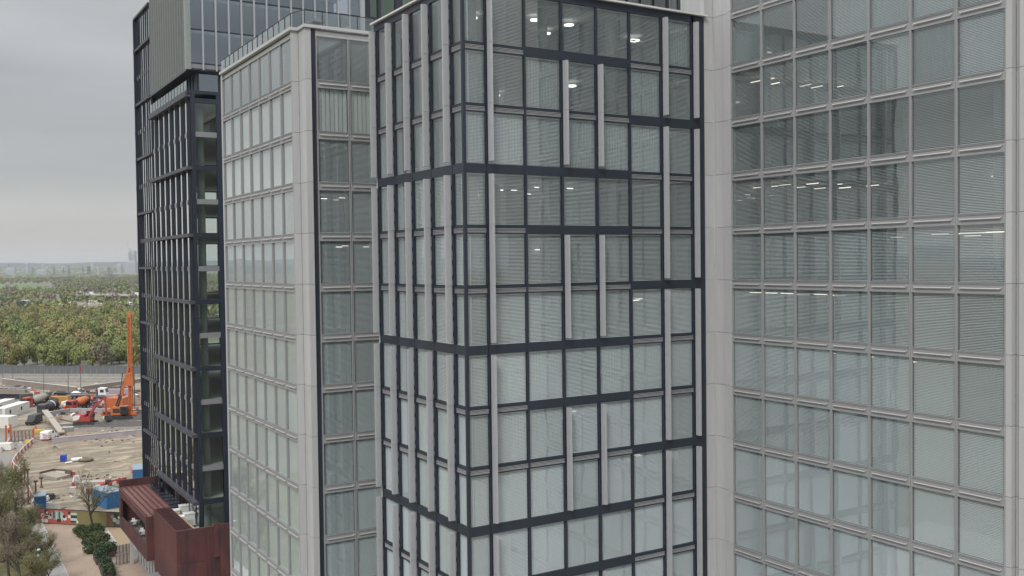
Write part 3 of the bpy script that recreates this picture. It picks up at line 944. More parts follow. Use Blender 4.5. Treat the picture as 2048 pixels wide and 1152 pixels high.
# ground floor glazing below the box, with pale posts
for i in range(10):
    MB().box(1.0, 1.15, 0.0, 0.16, 0, 4.45).build('post', mat('post_pale', (0.5, 0.5, 0.48), 0.5), pd, (0, 12.9 + i * 1.9, 0))
    MB().quad((1.2, 1.85, 0.1), (1.2, 0.1, 0.1), (1.2, 0.1, 4.3), (1.2, 1.85, 4.3)).build('window', GLASSB, pd, (0, 12.9 + i * 1.9, 0))
MAST = mat('mast_steel', (0.16, 0.16, 0.16), 0.6, 0.3)
# rooftop terrace furniture and plant
WHITEP = mat('white_metal', (0.75, 0.75, 0.74), 0.4, var=0.03, scale=2)
for i, (px, py) in enumerate(((348, 1027), (356, 1040), (369, 1022), (378, 1038))):
    p = at_height(px, py, 10.2)
    u = thing('air_unit', ['white boxed air handling unit on the red podium roof, at the back by the blades', 'white air handling unit on the podium roof, nearest the red roof blades', 'tall white ventilation cabinet on the podium roof, at the back by the glass', 'tall white ventilation cabinet on the podium roof, nearest the black column'][i], 'air unit', (p.x, p.y, 9.4))
    hh = 1.5 if i > 1 else 1.2
    MB().box(-0.6, 0.6, -0.5, 0.5, 0.1, hh).build('casing', WHITEP, u)
    MB().box(-0.66, 0.66, -0.56, 0.56, hh, hh + 0.08).build('lid', WHITEP, u)
    for g_ in range(4):
        MB().box(-0.5, 0.5, -0.515, -0.5, 0.25 + g_ * 0.16, 0.29 + g_ * 0.16).build('grille', MAST, u)
    MB().box(-0.55, -0.45, -0.5, 0.5, 0, 0.1).box(0.45, 0.55, -0.5, 0.5, 0, 0.1).build('foot', NAVY2, u)
def table_set(p, label):
    t = thing('cafe_table', label, 'table', p)
    MB().lathe([(0.0, 0.74), (0.45, 0.74), (0.45, 0.70), (0.0, 0.70)], 14).build('table_top', WHITEP, t)
    MB().tube((0, 0, 0.02), (0, 0, 0.7), 0.04).lathe([(0.26, 0.0), (0.26, 0.03), (0.0, 0.03)], 12).build('pedestal', NAVY2, t)
    return t
def chair(p, rz, label):
    t = thing('cafe_chair', label, 'chair', p, rz, 'chairs on the covered red terrace')
    MB().box(-0.21, 0.21, -0.21, 0.21, 0.43, 0.47).build('seat', WHITEP, t)
    MB().hexa([(-0.2, 0.19, 0.47), (0.2, 0.19, 0.47), (0.2, 0.22, 0.47), (-0.2, 0.22, 0.47)], [(-0.2, 0.27, 0.85), (0.2, 0.27, 0.85), (0.2, 0.30, 0.85), (-0.2, 0.30, 0.85)]).build('backrest', WHITEP, t)
    for sx_ in (-1, 1):
        for sy_ in (-1, 1):
            MB().tube((sx_ * 0.18, sy_ * 0.18, 0.43), (sx_ * 0.21, sy_ * 0.21, 0), 0.015, n=6).build('leg', NAVY2, t)
names = ['round white cafe table at the far end of the covered red terrace', 'round white cafe table in the middle of the covered red terrace', 'round white cafe table at the near end of the covered red terrace']
for i, y in enumerate((86.5, 80.5, 74.8)):
    table_set((-5.4, y, 5.2), names[i])
    for s_ in (-1, 1):
        chair((-5.4 + 0.1 * s_, y + 0.8 * s_, 5.2), 0 if s_ > 0 else PI, 'white cafe chair drawn up to a round table on the covered red terrace')
LEAF_P = mat('planter_leaf', (0.035, 0.065, 0.025), 0.6, rnd=0.2, var=0.3, scale=3)
def leaf_ball(name, parent, c, rx, ry, rz_, n, s, mt, seed=1, loc=(0, 0, 0)):
    rg = np.random.default_rng(seed)
    b = MB()
    for _ in range(n):
        d = rg.normal(size=3); d /= np.linalg.norm(d)
        rr = rg.uniform(0.55, 1.0) ** 0.5
        p = np.array(c) + d * rr * np.array([rx, ry, rz_])
        u = rg.normal(size=3); u /= np.linalg.norm(u)
        v = np.cross(u, rg.normal(size=3)); v /= np.linalg.norm(v)
        q = s * rg.uniform(0.6, 1.3)
        b.quad(p - u * q - v * q * .6, p + u * q - v * q * .6, p + u * q + v * q * .6, p - u * q + v * q * .6)
    return b.build(name, mt, parent, loc)
for i, (y, lab) in enumerate(((83.5, 'bushy plant in a dark pot at the far end of the covered red terrace'), (77.6, 'bushy plant in a dark pot in the middle of the covered red terrace'))):
    t = thing('potted_plant', lab, 'plant', (-4.6, y, 5.2))
    MB().lathe([(0.0, 0.0), (0.28, 0.0), (0.38, 0.5), (0.32, 0.5), (0.3, 0.42)], 12).build('pot', NAVY2, t)
    leaf_ball('foliage', t, (0, 0, 1.2), 0.7, 0.7, 0.8, 160, 0.11, LEAF_P, 5 + i)
    MB().tube((0, 0, 0.4), (0, 0, 1.1), 0.03).build('stem', NAVY2, t)
# low dark canopy with metal roof at the foot of the podium
lc = thing('entrance_canopy', 'low dark steel canopy with glass roof below the red box window', 'canopy', (-8.6, 66.2, 0))
b = MB()
for x in (0, 3.0):
    for y in (-3.5, 0, 3.0):
        b.box(x - 0.08, x + 0.08, y - 0.08, y + 0.08, 0, 3.0)
b.box(-0.2, 3.3, -3.8, 3.3, 3.0, 3.12)
b.build('frame', NAVY, lc)
for i in range(5):
    MB().hexa([(-0.1, 0, 3.16), (3.2, 0, 3.5), (3.2, 1.25, 3.5), (-0.1, 1.25, 3.16)], [(-0.1, 0, 3.22), (3.2, 0, 3.56), (3.2, 1.25, 3.56), (-0.1, 1.25, 3.22)]).build('roof_sheet', SPAN, lc, (0, -3.7 + i * 1.36, 0))

# ================================================================== GROUND
SANDC = (0.335, 0.285, 0.21)
SAND = mat('site_sand', SANDC, 0.95, 0, 0.20, 0.16, 1.0, 0.8, (0.7, 2.4, 1), col2=(0.20, 0.17, 0.13), c2amt=0.75, world=True)
GRASSB = mat('rough_ground', (0.15, 0.145, 0.11), 0.95, 0, 0.25, 0.01, col2=(0.12, 0.10, 0.06), c2amt=0.4, world=True)
FIELD = mat('field_grass', (0.10, 0.17, 0.055), 0.95, 0, 0.06, 0.01, world=True)
TARM = mat('tarmac', (0.215, 0.205, 0.19), 0.9, 0, 0.1, 0.3, col2=(0.24, 0.22, 0.19), c2amt=0.35, world=True)
BALL = mat('rail_ballast', (0.235, 0.21, 0.17), 0.95, 0, 0.12, 0.1, 0.2, 2.0, (0.3, 1, 1), world=True)
def sheet(name, pts, z, mt, th=0.0):
    b = MB()
    b.poly([(p[0], p[1], z) for p in pts])
    return tag(b.build(name, mt), kind='structure')
def gp(*pix, z=0): return [at_height(x, y, z) for x, y in pix]
b = MB()
n = 40; S = 16000
xs = [-S + 2 * S * i / n for i in range(n + 1)]
for i in range(n):
    for j in range(n):
        b.quad((xs[i], xs[j], -0.05), (xs[i + 1], xs[j], -0.05), (xs[i + 1], xs[j + 1], -0.05), (xs[i], xs[j + 1], -0.05))
tag(b.build('ground', GRASSB), kind='structure')
# hills on the horizon
HILL = mat('far_hill', (0.05, 0.065, 0.06), 0.95, 0, 0.3, 0.002, world=True)
b = MB()
n = 220
row = []
for i in range(n + 1):
    az = R(-100) + R(150) * i / n
    a = math.atan2(FW.y, FW.x) - az
    hz = 100 + 7 * math.sin(i * 0.21) + 5 * math.sin(i * 0.55 + 1) + 3 * math.sin(i * 1.3)
    row.append((a, hz))
for (a0, h0), (a1, h1) in zip(row, row[1:]):
    for r0, r1, s0, s1 in ((4600, 7000, 0, 0.22), (7000, 9500, 0.22, 0.5), (9500, 11800, 0.5, 1.0), (11800, 14000, 1.0, 0.2)):
        b.quad((r0 * math.cos(a0), r0 * math.sin(a0), h0 * s0), (r1 * math.cos(a0), r1 * math.sin(a0), h0 * s1), (r1 * math.cos(a1), r1 * math.sin(a1), h1 * s1), (r0 * math.cos(a1), r0 * math.sin(a1), h1 * s0))
tag(b.build('hills', HILL, smooth=True), kind='structure')

# street around the blocks
PAVE = mat('street_paving', (0.25, 0.24, 0.22), 0.9, 0, 0.08, 0.3, world=True)
sheet('pavement', [(-60, -120), (60, -120), (60, 112), (-12, 112), (-60, 112)], -0.004, PAVE)
# building site floor
sheet('site_floor', gp((-60, 1000), (-60, 760), (330, 760), (430, 1150), (60, 1065)), 0.004 - 0.03, SAND)
b = MB()
def patch(name, pix, z, mt): return sheet(name, gp(*pix), z, mt)
patch('railway', ((-160, 753), (-160, 738), (480, 738), (480, 775), (160, 770)), -0.012, BALL)
patch('site_road', ((-40, 940), (-40, 866), (20, 868), (66, 868), (62, 885), (36, 905), (20, 925), (8, 962), (-40, 1000)), 0.008, TARM)
patch('access_road', ((-60, 815), (-60, 785), (60, 790), (150, 788), (285, 786), (285, 805), (120, 806), (60, 806)), 0.008, TARM)
patch('yard', ((-60, 862), (-60, 822), (30, 818), (75, 815), (75, 822), (20, 835)), 0.008, TARM)
MUD = mat('wet_mud', (0.19, 0.17, 0.15), 0.8, 0, 0.2, 0.25, 0.3, 1.2, col2=(0.20, 0.18, 0.15), c2amt=0.5, world=True)
patch('mud_pool', ((100, 862), (108, 853), (150, 850), (205, 848), (285, 838), (300, 850), (300, 856), (190, 862), (150, 866)), 0.012, MUD)
# spoil ridges and heaps: low displaced strips
def mound(name, c, rx, ry, h, mt, seed, label, rz=0):
    rg = random.Random(seed)
    n, mr = 22, 7
    b = MB(); v = []
    for j in range(mr + 1):
        t = j / mr
        for i in range(n):
            a = 2 * PI * i / n
            wob = 1 + 0.18 * math.sin(3 * a + seed) + 0.1 * rg.uniform(-1, 1)
            zz = h * (1 - t) ** 1.2 * (1 + 0.25 * rg.uniform(-1, 1)) if j < mr else -0.1
            v.append((rx * t * wob * math.cos(a), ry * t * wob * math.sin(a), zz))
    b.v = v
    for j in range(mr):
        for i in range(n):
            i2 = (i + 1) % n
            b.f.append((j * n + i, (j + 1) * n + i, (j + 1) * n + i2, j * n + i2)); b.m.append(0)
    o = b.build(name, mt, None, c, rz, smooth=True)
    return tag(o, label, 'spoil heap')
EARTH = mat('dug_earth', (0.24, 0.20, 0.15), 0.95, 0, 0.18, 0.5, 0.4, 2.5, world=True)
CLAY = mat('dark_clay', (0.085, 0.08, 0.075), 0.9, 0, 0.25, 0.6, 0.4, 2.5, world=True)
hz_ = R(-31.4)
for i, (px, py, rx, ry, h, mt, lab) in enumerate((
        (108, 908, 7, 2.6, 1.5, EARTH, 'low heap of dug earth left of the blue box on the sand'),
        (232, 932, 13, 2.2, 0.9, SAND, 'long pale sand bank beyond the blue container roof'),
        (265, 918, 8, 2.0, 0.8, SAND, 'short pale sand bank beside the black tower'),
        (232, 850, 15, 3.0, 1.3, CLAY, 'dark wet clay heap below the drilling rig'),
        (275, 836, 8, 4.0, 2.2, CLAY, 'dark clay heap behind the drilling rig'),
        (185, 852, 8, 2.2, 0.8, CLAY, 'dark clay spread under the red excavator'),
        (262, 808, 6, 3.0, 3.4, EARTH, 'earth bank beside the drilling rig mast'),
        (175, 868, 16, 1.2, 0.7, EARTH, 'low earth bank along the white hoarding'),
        (32, 905, 4, 1.5, 0.5, EARTH, 'small earth rise inside the barrier curve'))):
    p = at_height(px, py)
    mound('spoil_heap', (p.x, p.y, 0), rx, ry, h, mt, i + 3, lab, hz_)
rgm = random.Random(77)
for i in range(16):
    px, py = rgm.uniform(70, 280), rgm.uniform(885, 960)
    p = at_height(px, py)
    mound('spoil_heap', (p.x, p.y, -0.03), rgm.uniform(3, 8), rgm.uniform(.5, 1.1), rgm.uniform(.2, .45), SAND if i % 2 else EARTH, 60 + i, 'low ridge of raked sand across the open part of the site', hz_ + rgm.uniform(-.2, .2))['group'] = 'low sand ridges on the site'
# path, kerbs, beds in front
PINK = mat('path_paving', (0.345, 0.265, 0.205), 0.85, 0, 0.05, 0.25, world=True)
PINK2 = mat('path_paving_slab', (0.35, 0.27, 0.21), 0.85, 0, 0.06, 0.8, rnd=0.07)
COB = mat('gravel_margin', (0.36, 0.35, 0.34), 0.9, 0, 0.22, 1.2, 0.3, 6, world=True)
CONC = mat('pale_concrete', (0.46, 0.45, 0.43), 0.85, 0, 0.05, 0.5, world=True)
TAN = mat('tan_resin', (0.33, 0.245, 0.155), 0.9, 0, 0.04, 0.4, world=True)
LAWN = mat('lawn_grass', (0.085, 0.095, 0.03), 0.95, 0, 0.25, 0.5, 0.3, 5, col2=(0.16, 0.125, 0.07), c2amt=0.4, world=True)
SOIL = mat('bed_soil', (0.055, 0.05, 0.035), 0.95, 0, 0.2, 1.0, world=True)
PATHX0, PATHX1 = -14.4, -9.9
sheet('lawn', [(-60, 40), (-14.5, 40), (-16.3, 117), (-60, 140)], 0.004, LAWN)
sheet('gravel_margin', [(-16.4, 40), (-13.9, 40), (-14.0, 117.6), (-16.4, 117.6)], 0.010, COB)
sheet('path', [(-14.0, 40), (-4.9, 40), (-4.9, 110.5), (-14.0, 117.8)], 0.014, PINK)
tag(MB().box(-14.06, -13.9, 40, 117.2, 0, 0.10).build('kerb', CONC), kind='structure')
# slabs of the path, laid in courses (past the count limit they are one sheet of separate slabs)
b = MB()
rg = random.Random(3)
y = 68.0; r_ = 0
while y < 117:
    x = -13.85 + (0.6 if r_ % 2 else 0)
    while x < -9.0:
        if y < 116.0 - 0.9 * (x + 14) * 0.8:
            dz = rg.uniform(0, 0.006)
            b.box(x, x + 1.17, y, y + 0.57, 0.015, 0.026 + dz)
        x += 1.2
    y += 0.6; r_ += 1
tag(b.build('paving_slabs', PINK2), kind='stuff')
bed = [at_height(x, y_) for x, y_ in ((152, 1058), (199, 1060), (229, 1104), (180, 1109))]
sheet('planting_bed', bed, 0.032, SOIL)
patch('concrete_strip', ((199, 1059), (214, 1057), (246, 1101), (230, 1105)), 0.036, CONC)
patch('tan_surface', ((214, 1057), (240, 1054), (268, 1096), (246, 1101)), 0.036, TAN)

# ================================================================== VEGETATION
BARK = mat('bark', (0.085, 0.07, 0.055), 0.9, 0, 0.2, 3)
def leafmat(name, col, rnd=0.14):
    mt = mat(name, col, 0.8, 0, 0.08, 0.2, rnd=rnd, world=True)
    return mt
def crown_mesh(name, seed, nq, size, mats, lobes=7, flat=0.8, dense=1.0):
    """leaf clumps scattered through several overlapping lobes: radius 1, height about 1.5, standing on z = 0.15"""
    rg = np.random.default_rng(seed)
    cs = []
    for i in range(lobes):
        a = rg.uniform(0, 2 * PI); rr = rg.uniform(0.1, 0.55)
        cs.append((rr * math.cos(a), rr * math.sin(a), rg.uniform(0.30, 1.15) * flat * 1.2, rg.uniform(0.26, 0.46)))
    b = MB()
    for i in range(nq):
        cx_, cy_, cz_, cr_ = cs[i % lobes]
        d = rg.normal(size=3); d /= np.linalg.norm(d)
        p = np.array([cx_, cy_, cz_]) + d * cr_ * rg.uniform(0.82, 1.06)
        if p[2] < 0.12: p[2] = 0.12 + rg.uniform(0, 0.15)
        nrm = d + rg.normal(size=3) * 0.22; nrm /= np.linalg.norm(nrm)
        u = np.cross(nrm, rg.normal(size=3)); u /= np.linalg.norm(u)
        v = np.cross(nrm, u)
        s = size * rg.uniform(0.6, 1.3)
        t = size * rg.uniform(0.4, 0.9)
        b.quad(p - u * s, p - v * t, p + u * s, p + v * t)
    return b.mesh(name, mats)
WOODC = [leafmat('crown_green', (0.19, 0.215, 0.07)), leafmat('crown_dull_green', (0.155, 0.185, 0.07)), leafmat('crown_olive', (0.22, 0.205, 0.075)), leafmat('crown_rusty', (0.22, 0.185, 0.085)), leafmat('crown_dark', (0.09, 0.12, 0.06)), leafmat('crown_bare', (0.19, 0.165, 0.12)), leafmat('crown_blossom', (0.45, 0.42, 0.34))]
CROWNS = {}
def crown(kind, v):
    if (kind, v) not in CROWNS:
        CROWNS[(kind, v)] = crown_mesh('crown', 11 * v + kind, 1500, 0.07, [WOODC[kind]], lobes=11)
    return CROWNS[(kind, v)]
TRUNK = MB().tube((0, 0, 0), (0, 0, 0.75), 0.045, 0.02, 6)
for a in (0.3, 2.2, 4.1):
    TRUNK.tube((0, 0, 0.4), (0.35 * math.cos(a), 0.35 * math.sin(a), 0.9), 0.018, 0.006, 5)
TRUNK = TRUNK.mesh('trunk', [BARK])
KLAB = ['fresh green spring tree standing in the wood beyond the railway', 'dull green tree standing in the wood beyond the railway', 'olive yellow budding tree standing in the wood beyond the railway', 'rusty brown budding tree standing in the wood beyond the railway', 'dark evergreen tree standing in the wood beyond the railway', 'bare grey twiggy tree standing in the wood beyond the railway', 'pale blossom tree standing in the clearing beyond the wood']
KGRP = ['fresh green trees of the wood', 'dull green trees of the wood', 'olive trees of the wood', 'rusty trees of the wood', 'dark evergreens of the wood', 'bare trees of the wood', 'blossom trees of the clearing']
def wood_tree(x, y, h, kind, v, wd=0.48, where=''):
    lab, grp = KLAB[kind], KGRP[kind]
    if where:
        lab = lab.replace('standing in the wood beyond the railway', where)
        grp += ', ' + where
    t = thing('tree', lab, 'tree', (x, y, 0), random.uniform(0, 6.28), grp)
    t.scale = (h * wd * random.uniform(0.85, 1.15), h * wd * random.uniform(0.85, 1.15), h / 1.55)
    put('crown', crown(kind, v), t)
    put('trunk', TRUNK, t)
rg = random.Random(11)
count = 0
ring_rows = [(736, 724), (722, 712), (706, 694), (690, 678), (674, 664), (660, 652), (648, 642)]
for r0, (yb_, ye_) in enumerate(ring_rows):
    px = -60 + rg.uniform(0, 10)
    while px < 345:
        py = rg.uniform(ye_, yb_)
        p = at_height(px, py)
        dist = (p - CAM).length
        u = rg.random()
        kind = 0 if u < .45 else (2 if u < .68 else (1 if u < .86 else (3 if u < .97 else 5)))
        if r0 == 0 and rg.random() < .5: kind = 0
        h = rg.uniform(12, 17) * (1.0 if r0 else 0.75)
        side = 'on the left' if px < 120 else 'on the right'
        wood_tree(p.x, p.y, h, kind, rg.randrange(3), where=('along the security fence, ', 'just behind the fence row, ', 'low in the middle of the wood, ', 'high in the middle of the wood, ', 'towards the back of the wood, ', 'at the back of the wood, ', 'on the far edge of the wood, ')[r0] + side)
        count += 1
        px += rg.uniform(0.5, 0.85) * h * 0.66 / dist * 1954
# clearing with blossom trees
for i in range(22):
    p = at_height(rg.uniform(125, 212), rg.uniform(618, 632))
    wood_tree(p.x, p.y, rg.uniform(8, 12), 6 if rg.random() < .8 else 0, rg.randrange(3), 0.75)
# everything farther is one mass of crowns
def far_wood(name, spots, kinds, hrange, seed, nq=46, size=0.24):
    rg2 = np.random.default_rng(seed)
    base = []
    for v in range(4):
        me = crown_mesh('tmp', 500 + v + seed, nq, size, [], lobes=7)
        base.append((np.array([q.co[:] for q in me.vertices]), len(me.polygons)))
        bpy.data.meshes.remove(me)
    V = []; M = []; 
    for (x, y, kd) in spots:
        bv, nf = base[rg2.integers(4)]
        h = rg2.uniform(*hrange)
        a = rg2.uniform(0, 6.28); c_, s_ = math.cos(a), math.sin(a)
        w_ = h * rg2.uniform(0.42, 0.6)
        X = bv[:, 0] * c_ - bv[:, 1] * s_; Y = bv[:, 0] * s_ + bv[:, 1] * c_
        V.append(np.stack([X * w_ + x, Y * w_ + y, bv[:, 2] * h / 1.55], 1))
        M.append(np.full(nf, kd))
    V = np.concatenate(V); M = np.concatenate(M); nf = len(M)
    me = bpy.data.meshes.new(name)
    me.vertices.add(len(V)); me.vertices.foreach_set('co', V.ravel())
    me.loops.add(nf * 4); me.loops.foreach_set('vertex_index', np.arange(nf * 4))
    me.polygons.add(nf); me.polygons.foreach_set('loop_start', np.arange(0, nf * 4, 4)); me.polygons.foreach_set('loop_total', np.full(nf, 4))
    for k_ in kinds: me.materials.append(k_)
    me.polygons.foreach_set('material_index', M)
    me.update(calc_edges=True)
    return tag(put(name, me), kind='stuff')
rg3 = random.Random(5)
FK = [WOODC[0], WOODC[1], WOODC[5], WOODC[4], WOODC[2]]
def open_ground(px, py):
    if 569 < py < 583 and -40 < px < 108: return True          # the green field
    if 626 < py < 637 and 118 < px < 215: return True
    if 606 < py < 619 and 40 < px < 120: return True
    return False
spots = []
py = 641.0
while py > 541.5:
    dist = 41 * 1954 / (py - 534)
    step = 11.5 / dist * 1954
    px = -250
    while px < 620:
        qx, qy = px + rg3.uniform(-.4, .4) * step, py + rg3.uniform(-0.3, 0.3)
        if not open_ground(qx, qy) and not (592 < qy < 600 and qx > 150):
            p = at_height(qx, qy)
            zone = math.sin(qx * 0.035 + qy * 0.21) + math.sin(qx * 0.011 - qy * 0.33) + rg3.uniform(-.8, .8)
            kd = 1 if zone > 0.9 else (0 if zone > 0 else (2 if zone > -1.0 else (3 if zone > -1.6 else 4)))
            spots.append((p.x, p.y, kd))
        px += max(step * 0.95, 2.2)
    py -= max((py - 534) * 0.045, 0.55)
far_wood('far_woodland', spots, FK, (9, 15), 3)
# meadow, clearing and strips
patch('meadow', ((-200, 583), (-200, 571), (70, 571), (106, 577), (60, 583)), 0.05, FIELD)
p_ = ((120, 640), (120, 625), (215, 625), (215, 640))
patch('clearing', p_, 0.05, mat('clearing_grass', (0.19, 0.17, 0.09), 0.95, 0, 0.2, 0.02, world=True))

# ================================================================== FAR TOWN
TOWNM = [mat('town_white', (0.42, 0.42, 0.41), 0.8), mat('town_brick', (0.24, 0.19, 0.16), 0.8), mat('town_grey', (0.30, 0.31, 0.32), 0.8), mat('town_dark', (0.12, 0.13, 0.14), 0.8)]
rg = random.Random(21)
b = MB()
def place(px, dist, z):
    p = at_depth(px, 535, dist); return p.x, p.y
for i in range(560):
    dist = rg.uniform(3600, 9500)
    px = rg.uniform(-500, 700)
    x, y = place(px, dist, 0)
    f = (dist - 4600) / 4900
    z = 0 if f < 0 else 50 * f
    wd, dp, hh = rg.uniform(14, 60), rg.uniform(12, 40), rg.uniform(7, 15)
    if rg.random() < 0.10: wd, dp, hh = rg.uniform(16, 24), 18, rg.uniform(26, 44)
    if rg.random() < 0.15: wd, hh = rg.uniform(70, 140), rg.uniform(7, 11)
    b.box(x - wd / 2, x + wd / 2, y - dp / 2, y + dp / 2, z - 3, z + hh, rg.choice((0, 0, 1, 1, 2, 2, 3)))
tag(b.build('distant_town', TOWNM), kind='stuff')
spots = []
for i in range(4600):
    dist = rg3.uniform(3500, 9800); px = rg3.uniform(-500, 700)
    x, y = place(px, dist, 0)
    spots.append((x, y, dist))
V = MB()
for x, y, dist in spots:
    f = (dist - 4600) / 4900
    z = 0 if f < 0 else 50 * f
    s_ = rg3.uniform(8, 22)
    V.lathe([(s_ * 1.1, z - 2), (s_ * 1.2, z + 5), (s_ * 0.5, z + 10), (0.1, z + 11)], 6, (x, y, 0), m=rg3.choice((0, 1, 1)))
tag(V.build('distant_trees', [WOODC[1], WOODC[4]]), kind='stuff')

HAZEB = mat('far_tower_wall', (0.42, 0.43, 0.46), 0.7, var=0.03, scale=0.02)
HAZEW = mat('far_tower_glass', (0.20, 0.22, 0.26), 0.4)
def far_tower(name, label, px, dist, wd, dp, ztop, cat, storey=4.0, bays=6):
    x, y = place(px, dist, 0)
    t = thing(name, label, cat, (x, y, 0), hz_)
    MB().box(-wd / 2, wd / 2, -dp / 2, dp / 2, -2, ztop).build('wall', HAZEB, t)
    MB().box(-wd / 2 + 2, wd / 2 - 2, -dp / 2 + 2, dp / 2 - 2, ztop, ztop + 3).build('roof', HAZEB, t)
    n = int((ztop - 6) / storey)
    me = MB()
    for j in range(bays):
        x0 = -wd / 2 + wd * (j + 0.2) / bays
        me.box(x0, x0 + wd * 0.6 / bays, -dp / 2 - 0.15, -dp / 2 - 0.02, 0, storey * 0.55)
    me = me.mesh('window_band', [HAZEW])
    for i in range(n):
        put('window_band', me, t, (0, 0, 4 + i * storey), stuff=True)
    return t
D0 = 4300
far_tower('apartment_tower', 'tall pale tower on the horizon beside the black office tower', 265.6, D0, 27, 26, 108, 'tower')
far_tower('apartment_block', 'broad pale block at the foot of the tall horizon tower', 262, D0 - 60, 46, 26, 64, 'building', bays=10)
far_tower('apartment_block', 'narrow darker slab just left of the broad pale horizon block', 253.5, D0 + 60, 12, 22, 60, 'building', bays=3)
far_tower('apartment_block', 'brownish grey block on the horizon, left of the tall tower group', 240, D0 + 100, 18, 20, 52, 'building', bays=4)
far_tower('apartment_block', 'dark narrow block on the horizon right of the tall tower', 274, D0 + 20, 8, 20, 44, 'building', bays=2)
far_tower('apartment_block', 'short white block standing above the trees near the horizon', 197, D0 - 300, 7, 12, 38, 'building', bays=2)
far_tower('apartment_block', 'pale yellowish tower block on the horizon at the far left', 55, 5200, 14, 14, 66, 'building', bays=3)
far_tower('apartment_block', 'wide pale block below the horizon at the far left', 22, 4700, 42, 20, 40, 'building', bays=8)
far_tower('apartment_block', 'low white shed roofed block near the horizon, left of the pylons', 85, 4700, 46, 26, 30, 'building', bays=6)
# luffing crane on the tower
x, y = place(258.8, D0 - 20, 0)
t = thing('tower_crane', 'thin luffing crane standing against the tall horizon tower', 'crane', (x, y, 0), hz_)
MB().beam((0, 0, 0), (0, 0, 118), 2.0, 2.0).build('mast', HAZEB, t)
MB().beam((0, 0, 116), (-12, 0, 166), 1.6, 1.6, w1=(0.8, 0.8)).build('jib', HAZEB, t)
MB().beam((0, 0, 116), (7, 0, 122), 1.8, 1.8).box(5, 9, -1.5, 1.5, 117, 121).build('counter_jib', HAZEB, t)
# electricity pylons
PYL = mat('pylon_steel', (0.16, 0.17, 0.18), 0.6)
def pylon(px, dist, ht, label):
    x, y = place(px, dist, 0)
    t = thing('pylon', label, 'pylon', (x, y, 0), hz_, 'lattice pylons on the horizon')
    b = MB(); w0, w1 = 4.5, 1.1
    for sx_ in (-1, 1):
        for sy_ in (-1, 1):
            b.beam((sx_ * w0, sy_ * w0, 0), (sx_ * w1, sy_ * w1, ht * .62), 0.8, 0.8)
            b.beam((sx_ * w1, sy_ * w1, ht * .62), (0, 0, ht), 0.7, 0.7)
    for i in range(5):
        z0, z1 = ht * .62 * i / 5, ht * .62 * (i + 1) / 5
        a0 = w0 + (w1 - w0) * i / 5; a1 = w0 + (w1 - w0) * (i + 1) / 5
        b.beam((-a0, -a0, z0), (a1, -a1, z1), 0.5, 0.5).beam((a0, -a0, z0), (-a1, -a1, z1), 0.5, 0.5)
    b.build('lattice_tower', PYL, t)
    for f, hw in ((.62, 9), (.76, 12), (.90, 8)):
        MB().beam((-hw, 0, ht * f), (0, 0, ht * f + 1.2), 0.6, 0.6).beam((hw, 0, ht * f), (0, 0, ht * f + 1.2), 0.6, 0.6).beam((-hw, 0, ht * f), (hw, 0, ht * f), 0.6, 0.6).build('cross_arm', PYL, t)
for px, dist, ht, lab in ((108, 3900, 50, 'lattice pylon, left one of the three clear pylons on the horizon'), (127, 4300, 48, 'fainter lattice pylon between two larger ones on the horizon'), (138, 3500, 50, 'tallest lattice pylon in the middle of the horizon'), (165, 3800, 48, 'lattice pylon, right one of the three clear pylons on the horizon'), (218, 4200, 46, 'small lattice pylon nearer the horizon tower'), (66, 4400, 46, 'small faint lattice pylon at the left of the horizon')):
    pylon(px, dist, ht, lab)

# road on a viaduct, greenhouses, dark shed
vx = gp((150, 602), (330, 606))
CONCD = mat('aged_concrete', (0.30, 0.29, 0.27), 0.9, var=0.12, scale=0.3)
via = thing('viaduct', 'long low concrete road viaduct crossing the woods', 'viaduct', tuple(vx[0]), math.atan2((vx[1] - vx[0]).y, (vx[1] - vx[0]).x))
ln = (vx[1] - vx[0]).length
MB().box(0, ln, -6, 6, 7, 8).build('deck', CONCD, via)
MB().box(0, ln, -6.2, -6, 7.6, 9.0).box(0, ln, 6, 6.2, 7.6, 9.0).build('parapet', CONC, via)
for i in range(int(ln / 18)):
    MB().box(-0.8, 0.8, -5, 5, 0, 7).build('pier', CONCD, via, (9 + i * 18, 0, 0))
VANM = mat('van_white', (0.75, 0.75, 0.75), 0.4)
TYRE = mat('tyre', (0.02, 0.02, 0.02), 0.8)
GLZ = mat('vehicle_glass', (0.02, 0.025, 0.03), 0.12, spec=0.8)
def wheel_mesh(r=0.33, w_=0.22):
    b = MB()
    b.tube((0, -w_ / 2, 0), (0, w_ / 2, 0), r, n=14)
    return b
def add_wheel(parent, x, y, r=0.33, w_=0.22):
    o = put('wheel', shared('wheel|%.2f%.2f' % (r, w_), lambda: wheel_mesh(r, w_), TYRE), parent, (x, y, r))
    put('rim', shared('rim|%.2f%.2f' % (r, w_), lambda: MB().tube((0, -w_ / 2 - 0.01, 0), (0, w_ / 2 + 0.01, 0), r * 0.6, n=12), mat('rim_silver', (0.45, 0.45, 0.46), 0.35, 0.7)), o)
    return o
